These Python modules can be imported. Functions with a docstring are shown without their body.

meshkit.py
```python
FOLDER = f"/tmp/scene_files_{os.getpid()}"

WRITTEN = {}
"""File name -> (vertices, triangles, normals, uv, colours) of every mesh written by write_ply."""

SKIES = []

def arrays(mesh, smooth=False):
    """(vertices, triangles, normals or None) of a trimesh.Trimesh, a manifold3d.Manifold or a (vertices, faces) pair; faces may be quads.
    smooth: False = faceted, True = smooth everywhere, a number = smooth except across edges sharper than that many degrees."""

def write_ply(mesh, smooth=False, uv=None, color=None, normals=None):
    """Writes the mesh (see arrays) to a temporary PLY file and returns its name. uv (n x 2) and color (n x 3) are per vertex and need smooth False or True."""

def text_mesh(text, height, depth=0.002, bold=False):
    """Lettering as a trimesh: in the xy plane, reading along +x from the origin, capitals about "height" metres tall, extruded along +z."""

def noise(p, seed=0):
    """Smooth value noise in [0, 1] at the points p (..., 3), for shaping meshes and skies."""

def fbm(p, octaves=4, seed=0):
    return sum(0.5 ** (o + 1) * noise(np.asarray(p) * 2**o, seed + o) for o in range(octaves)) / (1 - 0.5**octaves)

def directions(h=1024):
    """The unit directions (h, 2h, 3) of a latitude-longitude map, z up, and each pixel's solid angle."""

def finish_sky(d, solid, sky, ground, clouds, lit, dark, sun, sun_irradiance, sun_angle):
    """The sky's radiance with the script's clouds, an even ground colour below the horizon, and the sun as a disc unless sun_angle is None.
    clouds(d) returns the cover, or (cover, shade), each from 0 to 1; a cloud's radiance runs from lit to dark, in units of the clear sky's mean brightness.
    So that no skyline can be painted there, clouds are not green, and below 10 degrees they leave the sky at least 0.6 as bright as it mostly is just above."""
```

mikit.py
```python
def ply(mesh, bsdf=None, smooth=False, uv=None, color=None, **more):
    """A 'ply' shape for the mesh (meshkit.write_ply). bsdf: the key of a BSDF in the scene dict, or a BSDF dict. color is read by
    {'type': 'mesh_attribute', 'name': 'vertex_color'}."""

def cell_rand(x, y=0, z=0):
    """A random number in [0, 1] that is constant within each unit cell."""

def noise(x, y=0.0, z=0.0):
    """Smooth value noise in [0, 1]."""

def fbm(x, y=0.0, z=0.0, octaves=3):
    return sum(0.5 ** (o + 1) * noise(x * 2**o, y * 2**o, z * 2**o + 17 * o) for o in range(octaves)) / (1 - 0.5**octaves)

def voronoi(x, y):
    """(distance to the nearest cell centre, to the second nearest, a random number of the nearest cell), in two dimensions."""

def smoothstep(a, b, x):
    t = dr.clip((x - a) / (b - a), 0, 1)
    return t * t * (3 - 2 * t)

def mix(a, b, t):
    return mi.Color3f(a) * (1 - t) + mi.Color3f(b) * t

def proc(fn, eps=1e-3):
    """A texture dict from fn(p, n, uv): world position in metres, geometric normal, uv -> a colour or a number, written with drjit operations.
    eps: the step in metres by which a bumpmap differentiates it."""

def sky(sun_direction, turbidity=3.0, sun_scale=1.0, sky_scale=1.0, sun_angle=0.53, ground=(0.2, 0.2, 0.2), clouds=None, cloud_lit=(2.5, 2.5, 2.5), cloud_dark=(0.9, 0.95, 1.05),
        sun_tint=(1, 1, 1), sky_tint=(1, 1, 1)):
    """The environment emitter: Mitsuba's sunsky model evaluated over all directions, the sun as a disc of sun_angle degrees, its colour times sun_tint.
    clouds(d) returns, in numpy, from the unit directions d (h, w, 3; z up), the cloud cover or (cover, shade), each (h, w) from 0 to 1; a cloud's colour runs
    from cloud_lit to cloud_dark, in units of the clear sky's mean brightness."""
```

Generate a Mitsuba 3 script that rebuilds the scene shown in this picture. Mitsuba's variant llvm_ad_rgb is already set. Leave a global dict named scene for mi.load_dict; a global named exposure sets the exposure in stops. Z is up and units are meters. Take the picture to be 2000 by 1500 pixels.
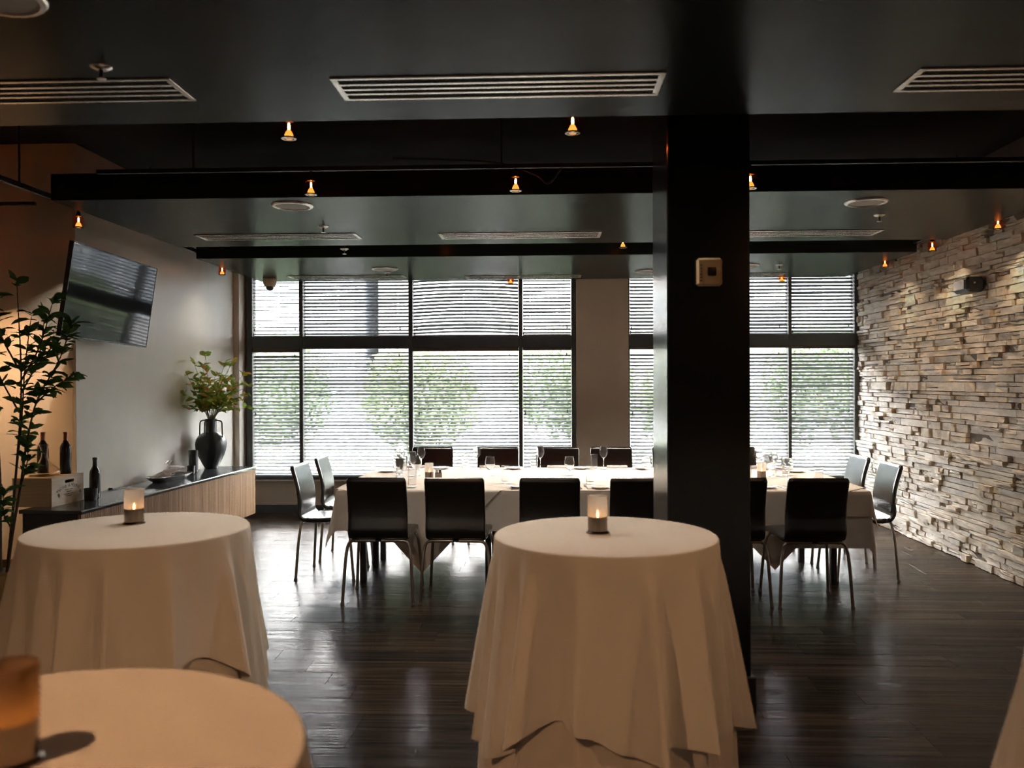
import math, random
import numpy as np, trimesh
import drjit as dr
import mitsuba as mi
import mikit, meshkit
from mikit import proc, noise, fbm, cell_rand, smoothstep, mix

T = mi.ScalarTransform4f
rng = np.random.default_rng(7)
scene, labels = {}, {}

# ------------------------------------------------------------------ camera
F, YAW, PIT, ROLL, EYE = 1640.0, math.radians(2.3), math.radians(-0.17), math.radians(0.2), np.array([0, 0, 1.515])
fw = np.array([-math.sin(YAW) * math.cos(PIT), math.cos(YAW) * math.cos(PIT), math.sin(PIT)])
r0 = np.array([math.cos(YAW), math.sin(YAW), 0.0])
up = np.cross(r0, fw) * math.cos(ROLL) + r0 * math.sin(ROLL)
scene['camera'] = {'type': 'thinlens', 'fov': math.degrees(2 * math.atan(1000 / F)), 'fov_axis': 'x', 'aperture_radius': 0.0055,
                   'focus_distance': 6.6, 'near_clip': 0.05, 'far_clip': 300.0,
                   'to_world': T().look_at(origin=EYE.tolist(), target=(EYE + fw).tolist(), up=up.tolist())}
# ------------------------------------------------------------------ daylight and exposure
exposure = 0.4
scene['sky'] = mikit.sky((0.25, 0.75, 0.62), turbidity=4.0, sun_scale=0.0, sky_scale=380.0, ground=(0.3, 0.3, 0.3),
                         clouds=lambda d: (np.full(d.shape[:2], 1.0), 0.35 * meshkit.fbm(d * np.array([2.5, 2.5, 5.0]), 4, seed=3)),
                         cloud_lit=(2.45, 2.4, 2.35), cloud_dark=(1.7, 1.7, 1.7))
scene['sky']['sampling_weight'] = 22.0      # how often rays look for the sky rather than for a lamp
COOL, STONE = np.array([1.0, .88, .74]), np.array([1.0, .66, .38])
WARM, AMBER = np.array([1.0, 0.86, 0.70]), np.array([1.0, 0.53, 0.25])
SPOT, BULB, FLAME = .6, 260.0, 24.0      # lamps: beam intensity, bulb radiance, candle flame radiance


# ------------------------------------------------------------------ helpers
used = {}
def num(name):
    n = used.get(name, 0)
    used[name] = n + 1
    return name if n == 0 else f'{name}_{n:03d}'

def thing(name, label, cat, group=None):
    k = num(name)
    labels[k] = {'label': label, 'category': cat}
    if group: labels[k]['group'] = group
    return k

def part(parent, name, mesh, mat, smooth=False, label=None, tw=None, kind=None, **more):
    k = num(f'{parent}__{name}')
    d = mesh if isinstance(mesh, dict) else mikit.ply(mesh, mat, smooth=smooth, **more)
    d = dict(d)
    if isinstance(mesh, dict) and mat is not None: d['bsdf'] = {'type': 'ref', 'id': mat}
    if tw is not None: d['to_world'] = tw
    scene[k] = d
    if label: labels[k] = {'label': label}
    if kind: labels.setdefault(k, {})['kind'] = kind
    return k

def solo(name, mesh, mat, label, cat, group=None, smooth=False, tw=None):
    k = thing(name, label, cat, group)
    d = dict(mesh if isinstance(mesh, dict) else mikit.ply(mesh, mat, smooth=smooth))
    if tw is not None: d['to_world'] = tw
    scene[k] = d
    return k

def struct(name, mesh, mat, label=None, smooth=False):
    k = num(name)
    if mesh is not None: scene[k] = mikit.ply(mesh, mat, smooth=smooth)
    labels[k] = {'kind': 'structure'}
    if label: labels[k]['label'] = label
    return k

def cat(*ms):
    vs, fs, n = [], [], 0
    for v, f in ms:
        vs.append(np.asarray(v, float)); fs.append(np.asarray(f) + n); n += len(v)
    return np.vstack(vs), np.vstack(fs)

def xf(m, mat):
    v = np.asarray(m[0]); mat = np.asarray(mat)
    return v @ mat[:3, :3].T + mat[:3, 3], m[1]

def mv(m, x=0, y=0, z=0): return np.asarray(m[0]) + np.array([x, y, z]), m[1]

def rotm(axis, deg):
    return trimesh.transformations.rotation_matrix(math.radians(deg), axis)

_c = np.array([[x, y, z] for x in (-1, 1) for y in (-1, 1) for z in (-1, 1)], float)
_pts = np.vstack([_c * [1, .8, .8], _c * [.8, 1, .8], _c * [.8, .8, 1]])
_hull = trimesh.Trimesh(_pts, trimesh.convex.convex_hull(_pts).faces, process=False)
_hull = trimesh.convex.convex_hull(_pts)
from scipy.spatial import cKDTree
_ix = cKDTree(_pts).query(_hull.vertices)[1]
_CF = _ix[_hull.faces]
_BF = np.array([[0, 1, 3], [0, 3, 2], [4, 6, 7], [4, 7, 5], [0, 4, 5], [0, 5, 1], [2, 3, 7], [2, 7, 6], [0, 2, 6], [0, 6, 4], [1, 5, 7], [1, 7, 3]])

def box(x0, x1, y0, y1, z0, z1, b=0.0):
    c, h = np.array([x0 + x1, y0 + y1, z0 + z1]) / 2, np.array([x1 - x0, y1 - y0, z1 - z0]) / 2
    if b <= 0: return c + _c * h, _BF
    b = min(b, h.min() * 0.9)
    v = np.vstack([_c * (h - [0, b, b]), _c * (h - [b, 0, b]), _c * (h - [b, b, 0])])
    return c + v, _CF

def lathe(prof, n=32, cx=0, cy=0, z=0):
    vs, fs, prev = [], [], None
    a = np.arange(n) * 2 * np.pi / n
    cnt = 0
    for r, h in prof:
        if r < 1e-6:
            vs.append([[cx, cy, z + h]]); cur = (cnt, 1); cnt += 1
        else:
            vs.append(np.stack([cx + r * np.cos(a), cy + r * np.sin(a), np.full(n, z + h)], 1)); cur = (cnt, n); cnt += n
        if prev is not None:
            i = np.arange(n); j = (i + 1) % n
            p0, pn = prev; c0, cn = cur
            if pn == 1 and cn == n: fs.append(np.stack([np.full(n, p0), c0 + j, c0 + i], 1))
            elif pn == n and cn == 1: fs.append(np.stack([p0 + i, p0 + j, np.full(n, c0)], 1))
            elif pn == n: fs += [np.stack([p0 + i, p0 + j, c0 + j], 1), np.stack([p0 + i, c0 + j, c0 + i], 1)]
        prev = cur
    return np.vstack(vs), np.vstack(fs)

def tube(pts, r, sides=8):
    p = np.asarray(pts, float)
    rad = np.broadcast_to(r, (len(p),))
    t = np.gradient(p, axis=0); t /= np.linalg.norm(t, axis=1, keepdims=True) + 1e-12
    a = np.cross(t[0], [0, 0, 1] if abs(t[0][2]) < .9 else [1, 0, 0]); a /= np.linalg.norm(a)
    ang = np.arange(sides) * 2 * np.pi / sides
    rings = []
    for k in range(len(p)):
        a = a - t[k] * (a @ t[k]); a /= np.linalg.norm(a) + 1e-12
        b = np.cross(t[k], a)
        rings.append(p[k] + rad[k] * (np.cos(ang)[:, None] * a + np.sin(ang)[:, None] * b))
    v = np.vstack(rings + [p[:1], p[-1:]])
    fs = []
    i = np.arange(sides); j = (i + 1) % sides
    for k in range(len(p) - 1):
        o, q = k * sides, (k + 1) * sides
        fs += [np.stack([o + i, o + j, q + j], 1), np.stack([o + i, q + j, q + i], 1)]
    c0, c1, last = len(p) * sides, len(p) * sides + 1, (len(p) - 1) * sides
    fs += [np.stack([np.full(sides, c0), j, i], 1), np.stack([np.full(sides, c1), last + i, last + j], 1)]
    return v, np.vstack(fs)

def smoothpath(pts, n=6):
    p = np.asarray(pts, float); out = []
    q = np.vstack([2 * p[0] - p[1], p, 2 * p[-1] - p[-2]])
    for k in range(1, len(q) - 2):
        for t in np.arange(n) / n:
            a, b, c, d = q[k - 1:k + 3]
            out.append(.5 * (2 * b + (c - a) * t + (2 * a - 5 * b + 4 * c - d) * t * t + (3 * b - a - 3 * c + d) * t ** 3))
    return np.vstack(out + [p[-1]])

def grid(P, closed=False):
    h, w = P.shape[:2]
    i, j = np.meshgrid(np.arange(h - 1), np.arange(w if closed else w - 1), indexing='ij')
    a, b, c, d = i * w + j, i * w + (j + 1) % w, (i + 1) * w + (j + 1) % w, (i + 1) * w + j
    q = np.stack([a, b, c, d], -1).reshape(-1, 4)
    return P.reshape(-1, 3), np.vstack([q[:, [0, 1, 2]], q[:, [0, 2, 3]]])

def place(x, y, z, rz=0, s=1): return T().translate([x, y, z]).rotate([0, 0, 1], rz).scale([s, s, s] if np.isscalar(s) else s)

def solid(m, t):
    """A sheet given its thickness: the far side, and a rim along the open edges."""
    v, f = m
    tm = trimesh.Trimesh(v, f, process=False)
    n = np.zeros_like(v); fn = np.cross(v[f[:, 1]] - v[f[:, 0]], v[f[:, 2]] - v[f[:, 0]])
    for k in range(3): np.add.at(n, f[:, k], fn)
    n /= np.linalg.norm(n, axis=1, keepdims=True) + 1e-12
    e = np.vstack([f[:, [0, 1]], f[:, [1, 2]], f[:, [2, 0]]])
    key = {}
    for a, b in e: key[(a, b)] = 1
    rim = np.array([(a, b) for a, b in e if (b, a) not in key])
    k = len(v)
    sides = np.vstack([np.c_[rim[:, 1], rim[:, 0], rim[:, 0] + k], np.c_[rim[:, 1], rim[:, 0] + k, rim[:, 1] + k]])
    return np.vstack([v, v - n * t]), np.vstack([f, f[:, ::-1] + k, sides])

ORD = ['first', 'second', 'third', 'fourth', 'fifth', 'sixth', 'seventh', 'eighth', 'ninth', 'tenth']

# ------------------------------------------------------------------ materials
def rgb(*c): return {'type': 'rgb', 'value': list(c)}
def pr(c, rough=.5, spec=.5, **k):
    d = {'type': 'principled', 'base_color': c if isinstance(c, dict) else rgb(*c), 'roughness': rough, 'specular': spec}
    d.update(k); return {'type': 'twosided', 'bsdf': d}
def thin(c, dt, rough=.6, **k):
    return {'type': 'principledthin', 'base_color': c if isinstance(c, dict) else rgb(*c), 'roughness': rough, 'diff_trans': dt, 'eta': 1.3, **k}
M = scene
M['m_dark_paint'] = pr((.010, .012, .010), .25, .02)
M['m_void'] = pr((.012, .012, .012), .8, .1)
M['m_column'] = pr((.004, .005, .005), .20, .45)
M['m_wall'] = pr(proc(lambda p, n, uv: mix((.73, .69, .60), (.78, .74, .64), fbm(p.x * 9 + p.y * 9, p.y * 7, p.z * 3))), .36, .14)
M['m_wall_taupe'] = pr((.50, .42, .34), .7, .2)
M['m_near_wall'] = pr((.16, .11, .08), .7, .2)
M['m_black'] = pr((.012, .012, .013), .35, .4)
M['m_black_matte'] = pr((.014, .014, .015), .75, .2)
M['m_frame'] = pr((.016, .018, .018), .45, .4)
M['m_valance'] = pr((.05, .035, .026), .5, .3)
M['m_slat'] = thin((.36, .385, .40), .55, .5)
M['m_string'] = pr((.35, .35, .34), .8, .1)
M['m_glass_pane'] = {'type': 'thindielectric', 'int_ior': 1.5}
M['m_sill'] = pr((.62, .58, .52), .5, .3)
M['m_white_metal'] = pr((.95, .90, .86), .32, .5, metallic=.85)
M['m_ivory'] = pr((.50, .37, .22), .5, .4)
M['m_speaker'] = pr((.42, .40, .37), .6, .3)
M['m_chrome'] = pr((.55, .50, .46), .22, .5, metallic=1.0)
M['m_bronze'] = pr((.17, .13, .10), .18, .5, metallic=1.0)
M['m_gold'] = pr((.78, .58, .28), .3, .5, metallic=1.0)
M['m_leather'] = {'type': 'twosided', 'bsdf': {'type': 'roughplastic', 'diffuse_reflectance': rgb(.004, .0045, .005), 'int_ior': 1.95, 'alpha': .10}}
M['m_cloth'] = thin((.80, .745, .68), .30, .9)
M['m_cloth_top'] = thin((.80, .77, .72), .12, .9)
M['m_cloth_sheer'] = thin((.80, .775, .75), .75, .9)
M['m_napkin'] = thin((.86, .81, .78), .2, .9)
M['m_plate'] = pr((.80, .77, .73), .2, .5)
M['m_crystal'] = {'type': 'dielectric', 'int_ior': 1.5}
M['m_clear_sheet'] = {'type': 'thindielectric', 'int_ior': 1.5}
M['m_frost'] = {'type': 'blendbsdf', 'weight': .3, 'bsdf_0': thin((.88, .85, .80), 1.3, .5), 'bsdf_1': {'type': 'ref', 'id': 'm_clear_sheet'}}
M['m_frost_amber'] = thin((.24, .15, .09), .9, .5)
M['m_wax'] = pr((.85, .75, .6), .5, .3)
M['m_amber'] = {'type': 'thindielectric', 'int_ior': 1.5, 'specular_transmittance': rgb(.85, .22, .05)}
M['m_bottle'] = pr((.003, .003, .004), .10, .4)
M['m_foil'] = pr((.25, .10, .05), .3, .5, metallic=.7)
M['m_paper_dark'] = pr((.011, .010, .010), .6, .2)
M['m_ink'] = pr((.17, .145, .11), .8, .1)
M['m_ceramic'] = pr((.010, .011, .012), .40, .3)
M['m_slate'] = pr((.16, .16, .165), .25, .5)
M['m_steel'] = pr((.6, .6, .6), .2, .5, metallic=1.0)
M['m_top_glass'] = pr((.012, .014, .015), .06, .7)
M['m_screen'] = pr((.006, .007, .008), .06, .28)
M['m_wood_box'] = pr(proc(lambda p, n, uv: mix((.54, .45, .30), (.70, .61, .44), fbm(p.x * 6, p.y * 6, p.z * 90))), .6, .2)
M['m_oak'] = pr(proc(lambda p, n, uv: mix((.21, .115, .052), (.37, .215, .10), smoothstep(.2, .8, fbm((p.y + .05 * p.x) * 130, p.z * 2.2, 3.0)))), .45, .4)
M['m_soil'] = pr((.05, .035, .025), .9, .1)
M['m_bark'] = pr((.06, .042, .03), .8, .2)
M['m_twig'] = pr((.22, .19, .13), .7, .2)
def leafmat(c, dt=.5): return thin(c, dt, .34)
M['m_leaf'] = leafmat((.055, .105, .03)); M['m_leaf_b'] = leafmat((.035, .075, .025))
M['m_leaf_green'] = leafmat((.24, .36, .07), .8); M['m_leaf_olive'] = leafmat((.30, .32, .08), .7); M['m_leaf_gold'] = leafmat((.60, .38, .09), .7)
M['m_out_leaf'] = thin((.05, .064, .036), .6, .6); M['m_out_leaf_b'] = thin((.042, .056, .034), .6, .6)
M['m_out_trunk'] = pr((.25, .2, .15), .8, .1)
M['m_pavement'] = pr(proc(lambda p, n, uv: mix((.034, .036, .037), (.046, .046, .046), fbm(p.x * .7, p.y * .7, 0))), .8, .2)
M['m_lawn'] = pr(proc(lambda p, n, uv: mix((.03, .037, .024), (.042, .048, .033), fbm(p.x * 3, p.y * 3, 0))), .9, .1)
M['m_facade'] = pr((.056, .064, .074), .7, .2)
M['m_facade_b'] = pr((.068, .067, .065), .7, .2)
M['m_far_glass'] = pr((.05, .06, .07), .3, .4)
M['m_white'] = pr((.85, .85, .85), .5, .3)

def stone_tex(a, b, seed):
    def f(p, n, uv):
        g = fbm(p.x * 14 + seed, p.y * 11, p.z * 30, octaves=3)
        s = smoothstep(.62, .80, fbm(p.x * 30, p.y * 26 + seed, p.z * 40))
        return mix(mix(a, b, smoothstep(.3, .7, g)), tuple(x * .66 for x in a), s * .45)
    return proc(f)
def stone_bump(p, n, uv): return fbm(p.x * 60, p.y * 45, p.z * 70, octaves=3)
STONES = []
for i, (a, b) in enumerate([((.72, .65, .53), (.84, .77, .65)), ((.66, .60, .49), (.79, .72, .60)), ((.53, .50, .43), (.70, .66, .58)),
                            ((.60, .52, .40), (.74, .66, .54)), ((.44, .33, .23), (.62, .53, .43))]):
    k = f'm_stone_{i}'
    M[k] = {'type': 'bumpmap', 'bump': proc(stone_bump), 'scale': .004, 'bsdf': pr(stone_tex(a, b, 3.7 * i), .85, .15)}
    STONES.append(k)
M['m_mortar'] = pr((.16, .14, .12), .9, .1)

def wood_tex(a, b, seed):
    def f(p, n, uv):
        row = dr.floor(p.y / .18)
        g = fbm(p.x * 2.2 + seed + row * 3.7, p.y * 75, row, octaves=3)
        h = fbm(p.x * 1.1 + row * 9.1 + seed, p.y * 14, 2.0)
        return mix(a, b, 1.5 * smoothstep(.3, .75, .6 * g + .4 * h))
    return proc(f)
def wood_rough(p, n, uv):
    return .17 + .20 * fbm(p.x * 3.1, p.y * 60, 5.0, octaves=2)
def wood_bump(p, n, uv):
    row = dr.floor(p.y / .18)
    return fbm(p.x * 3.0 + row * 5.1, p.y * 85, row, octaves=3)
PLANKS = []
for i, (a, b) in enumerate([((0.01, 0.007, 0.005), (0.026, 0.018, 0.013)), ((0.013, 0.009, 0.006), (0.032, 0.022, 0.0155)), ((0.008, 0.0055, 0.0045), (0.021, 0.015, 0.0115)), ((0.016, 0.0105, 0.007), (0.0375, 0.025, 0.017))]):
    k = f'm_plank_{i}'
    M[k] = {'type': 'bumpmap', 'bump': proc(wood_bump), 'scale': .0011, 'bsdf': pr(wood_tex(a, b, 11.3 * i), proc(wood_rough), .05)}
    PLANKS.append(k)

# ------------------------------------------------------------------ room shell
XL, XR, YW, ZC, ZS = -3.52, 3.52, 9.60, 3.30, 2.65     # left wall, right wall, window wall, slab, soffit height
fl = struct('floor', box(-4.8, 3.9, -2.7, 10.0, -.12, -.006), 'm_void', 'dark wood plank floor')
prng = random.Random(4)
planks = []
for r in range(int((YW + 2.5) / .18) + 1):
    y0, y1 = -2.5 + r * .18, min(-2.5 + (r + 1) * .18, YW)
    xlim = (-4.4 if y1 < 6.1 else -3.5, 3.5)
    x = xlim[0] - prng.uniform(0, 1.2)
    while x < xlim[1]:
        a, b = max(x, xlim[0]), min(x + 1.22, xlim[1])
        if b - a > .02: planks.append((a, b, y0, y1, prng.randrange(4)))
        x += 1.22
def seen(p):
    y = max((p[2] + p[3]) / 2, .1); return 0 if y < 1.7 or abs((p[0] + p[1]) / 2 + .04 * y) > .66 * y + .6 else (p[1] - p[0]) / y ** 2
planks.sort(key=seen, reverse=True)
pm = lambda p: box(p[0] + .0005, p[1] - .0005, p[2] + .0005, p[3] - .0005, -.006, 0, .0007)
for p in planks[:300]: part(fl, 'plank', pm(p), PLANKS[p[4]])
for g in range(4):
    rest = [pm(p) for p in planks[300:] if p[4] == g]
    part(fl, 'hidden_planks', cat(*rest), PLANKS[g], kind='stuff')

struct('ceiling', box(-4.8, 3.9, -2.7, 10.0, ZC, ZC + .15), 'm_void', 'black structural ceiling above the dropped panels')
struct('wall_left', cat(box(-4.8, XL, 6.12, 9.8, 0, ZC), box(-4.8, -4.4, -2.7, 6.12, 0, ZC)), 'm_wall', 'pale warm grey plaster wall behind the sideboard')
struct('trim_1', box(XL, XL + .022, 6.12, 6.93, .0, ZC, .002), 'm_wall', 'shallow plaster panel below the television')
struct('trim_2', box(XL, -3.458, 9.35, 9.62, 0, ZC, .003), 'm_wall', 'plaster window jamb at the left corner')
struct('wall_near', box(-4.8, 3.9, -2.9, -2.7, 0, ZC), 'm_near_wall')
struct('wall_far', cat(box(-4.8, -3.44, YW, 9.8, 0, ZC), box(3.5, 3.9, YW, 9.8, 0, ZC), box(-3.44, 3.5, YW - .01, 9.8, 0, .375),
                       box(-3.44, 3.5, YW, 9.8, 2.96, ZC), box(.345, .93, YW - .13, 9.8, .0, ZC)), 'm_wall_taupe', 'taupe wall and pier around the windows')
struct('trim_3', cat(box(-3.455, .345, YW - .06, YW + .06, .375, .395, .003), box(.93, 3.5, YW - .06, YW + .06, .375, .395, .003)), 'm_sill', 'pale window sill')
struct('baseboard_far', cat(box(-3.455, 3.5, YW - .03, YW - .01, 0, .10, .003), box(.335, .94, YW - .15, YW - .13, 0, .10, .003)), 'm_black_matte', 'black baseboard under the windows')
struct('baseboard_left', cat(box(-4.4, XL, 6.10, 6.12, 0, .10, .003), box(XL, XL + .015, 8.6, 9.35, 0, .10, .003)), 'm_black_matte')
wr = struct('wall_right', box(XR - .01, 3.9, -2.7, 9.8, 0, ZC), 'm_mortar', 'stacked ledgestone wall of cream and grey stone')

# dropped ceiling panels
s1 = struct('dropped_ceiling', box(-4.4, XR - .02, -2.6, 3.62, ZS, ZS + .16, .004), 'm_dark_paint', 'dark green grey dropped ceiling panel over the cocktail tables')
s2 = struct('dropped_ceiling', box(-3.07, 3.24, 5.10, 6.92, ZS, ZS + .165, .004), 'm_dark_paint', 'dark green grey dropped ceiling panel before the dining table')
s3 = struct('dropped_ceiling', box(-3.20, 3.29, 7.58, 9.36, ZS, ZS + .13, .004), 'm_dark_paint', 'dark green grey dropped ceiling panel beside the windows')
# column
struct('column', cat(box(.555, .93, 3.86, 4.37, 0, ZC, .006)), 'm_column', 'square black column')
struct('baseboard_column', box(.535, .95, 3.84, 4.39, 0, .17, .006), 'm_black', 'black plinth of the column')

# ------------------------------------------------------------------ ledgestone wall
srng = np.random.default_rng(21)
def stone(y0, y1, z0, z1, d):
    g = .0029
    ny, nz = (5 if y1 - y0 > .22 else 4), 3
    ys, zs = np.linspace(y0 + g, y1 - g, ny), np.linspace(z0 + g, z1 - g, nz)
    Y, Z = np.meshgrid(ys, zs)
    X = XR - d + srng.normal(0, .0028, Y.shape) + np.linspace(-1, 1, ny)[None] * srng.normal(0, .002)
    Y = Y + srng.normal(0, .0012, Y.shape); Z = Z + srng.normal(0, .0010, Z.shape)
    front = np.stack([X, Y, Z], -1)
    edge = [(0, j) for j in range(ny)] + [(i, ny - 1) for i in range(1, nz)] + [(nz - 1, j) for j in range(ny - 2, -1, -1)] + [(i, 0) for i in range(nz - 2, 0, -1)]
    v, f = grid(front)
    idx = np.array([i * ny + j for i, j in edge]); n = len(idx)
    back = v[idx].copy(); back[:, 0] = XR
    v2 = np.vstack([v, v[idx], back])
    b0, b1 = len(v), len(v) + n
    k = np.arange(n); q = (k + 1) % n
    f2 = np.vstack([f, np.stack([b0 + k, b1 + q, b0 + q], 1), np.stack([b0 + k, b1 + k, b1 + q], 1)])
    return v2, f2
stones, z = [], .004
while z < 3.0:
    h = float(srng.choice([.032, .041, .050, .059, .069, .082], p=[.10, .22, .28, .22, .12, .06]))
    y = 2.2 - srng.uniform(0, .3)
    while y < YW:
        L = float(np.clip(srng.lognormal(math.log(.185), .55), .05, .55))
        y1 = min(y + L, YW + .02)
        d = float(np.clip(srng.normal(.034, .013), .010, .065))
        m = int(srng.choice(5, p=[.47, .27, .09, .14, .03]))
        if h > .058 and srng.random() < .36:
            c = z + h * srng.uniform(.38, .62)
            stones.append((y, y1, z, c, d, m)); stones.append((y, y1, c, z + h, float(np.clip(d + srng.normal(0, .013), .010, .065)), int(srng.choice(5, p=[.47, .27, .09, .14, .03]))))
        else:
            stones.append((y, y1, z, z + h, d, m))
        y = y1
    z += h
stones.sort(key=lambda s: (s[1] - s[0]) * (s[3] - s[2]) / s[0] ** 2.2 if s[0] > 5.75 and s[3] < 2.78 else 0, reverse=True)
for s in stones[:300]: part(wr, 'stone', stone(*s[:5]), STONES[s[5]])
for g in range(5): part(wr, 'small_stones', cat(*[stone(*s[:5]) for s in stones[300:] if s[5] == g]), STONES[g], kind='stuff')

# ------------------------------------------------------------------ windows and blinds
def slat(w, sag=0.0):
    xs = np.linspace(-w / 2, w / 2, 9 if sag else 2)
    prof = np.array([(-.025, -.0022), (-.009, .0012), (.009, .0012), (.025, -.0022)])
    ring = np.vstack([prof + [0, .0013], prof[::-1] - [0, .0013]])
    P = np.array([[(x, a, b + sag * (1 - (2 * x / w) ** 2)) for a, b in np.vstack([ring, ring[:1]])] for x in xs])
    v, f = grid(P)
    caps = [[0, k, k + 1] for k in range(1, 7)] + [[len(xs) * 9 - 9, len(xs) * 9 - 9 + k + 1, len(xs) * 9 - 9 + k] for k in range(1, 7)]
    return v, np.vstack([f, caps])
YB = 9.575
tassel = mikit.ply(lathe([(0, 0), (.006, .002), (.007, .012), (.004, .032), (0, .036)], 8), 'm_black_matte', smooth=60)
def blind(x0, x1, z0, z1, tilt, label, sag=0.0, head=.035, wander=3.0, pulls=()):
    """A venetian blind filling the opening; tilt > 0 turns the room edges of the slats down."""
    b = thing('venetian_blind', label, 'blind', 'venetian blinds in the windows')
    w, xc = x1 - x0 - .012, (x0 + x1) / 2
    part(b, 'headrail', box(x0 + .003, x1 - .003, YB - .032, YB + .028, z1 - head, z1, .003), 'm_valance')
    sl = mikit.ply(slat(w, sag), 'm_slat', smooth=25)
    n = int((z1 - head - z0 - .03) / .0395)
    br = random.Random(hash(label) % 7919 if False else len(labels) * 17)
    for k in range(n):
        zc = z0 + .035 + k * .0395
        tl = tilt + wander * math.sin(k * .37 + x0) + br.gauss(0, 1.2) + (9 if br.random() < .05 else 0)
        part(b, 'slat', sl, None, tw=T().translate([xc, YB, zc]).rotate([1, 0, 0], tl))
    part(b, 'bottom_rail', box(x0 + .006, x1 - .006, YB - .025, YB + .025, z0 + .002, z0 + .016, .004), 'm_slat')
    for fx in ((.14, .86) if w < .7 else (.12, .5, .88)):
        for yy in (-.028, .028):
            part(b, 'ladder_cord', tube([(x0 + fx * w, YB + yy, z0), (x0 + fx * w, YB + yy, z1 - head)], .0011, 4), 'm_string')
    for fx, zz in pulls:
        part(b, 'pull_cord', tube([(x0 + fx * w, YB - .034, zz + .03), (x0 + fx * w, YB - .034, z1 - head)], .0012, 4), 'm_string')
        part(b, 'tassel', tassel, None, tw=T().translate([x0 + fx * w, YB - .034, zz]), label='black teardrop cord pull')
ZT0, ZT1 = 1.905, 2.035
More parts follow.
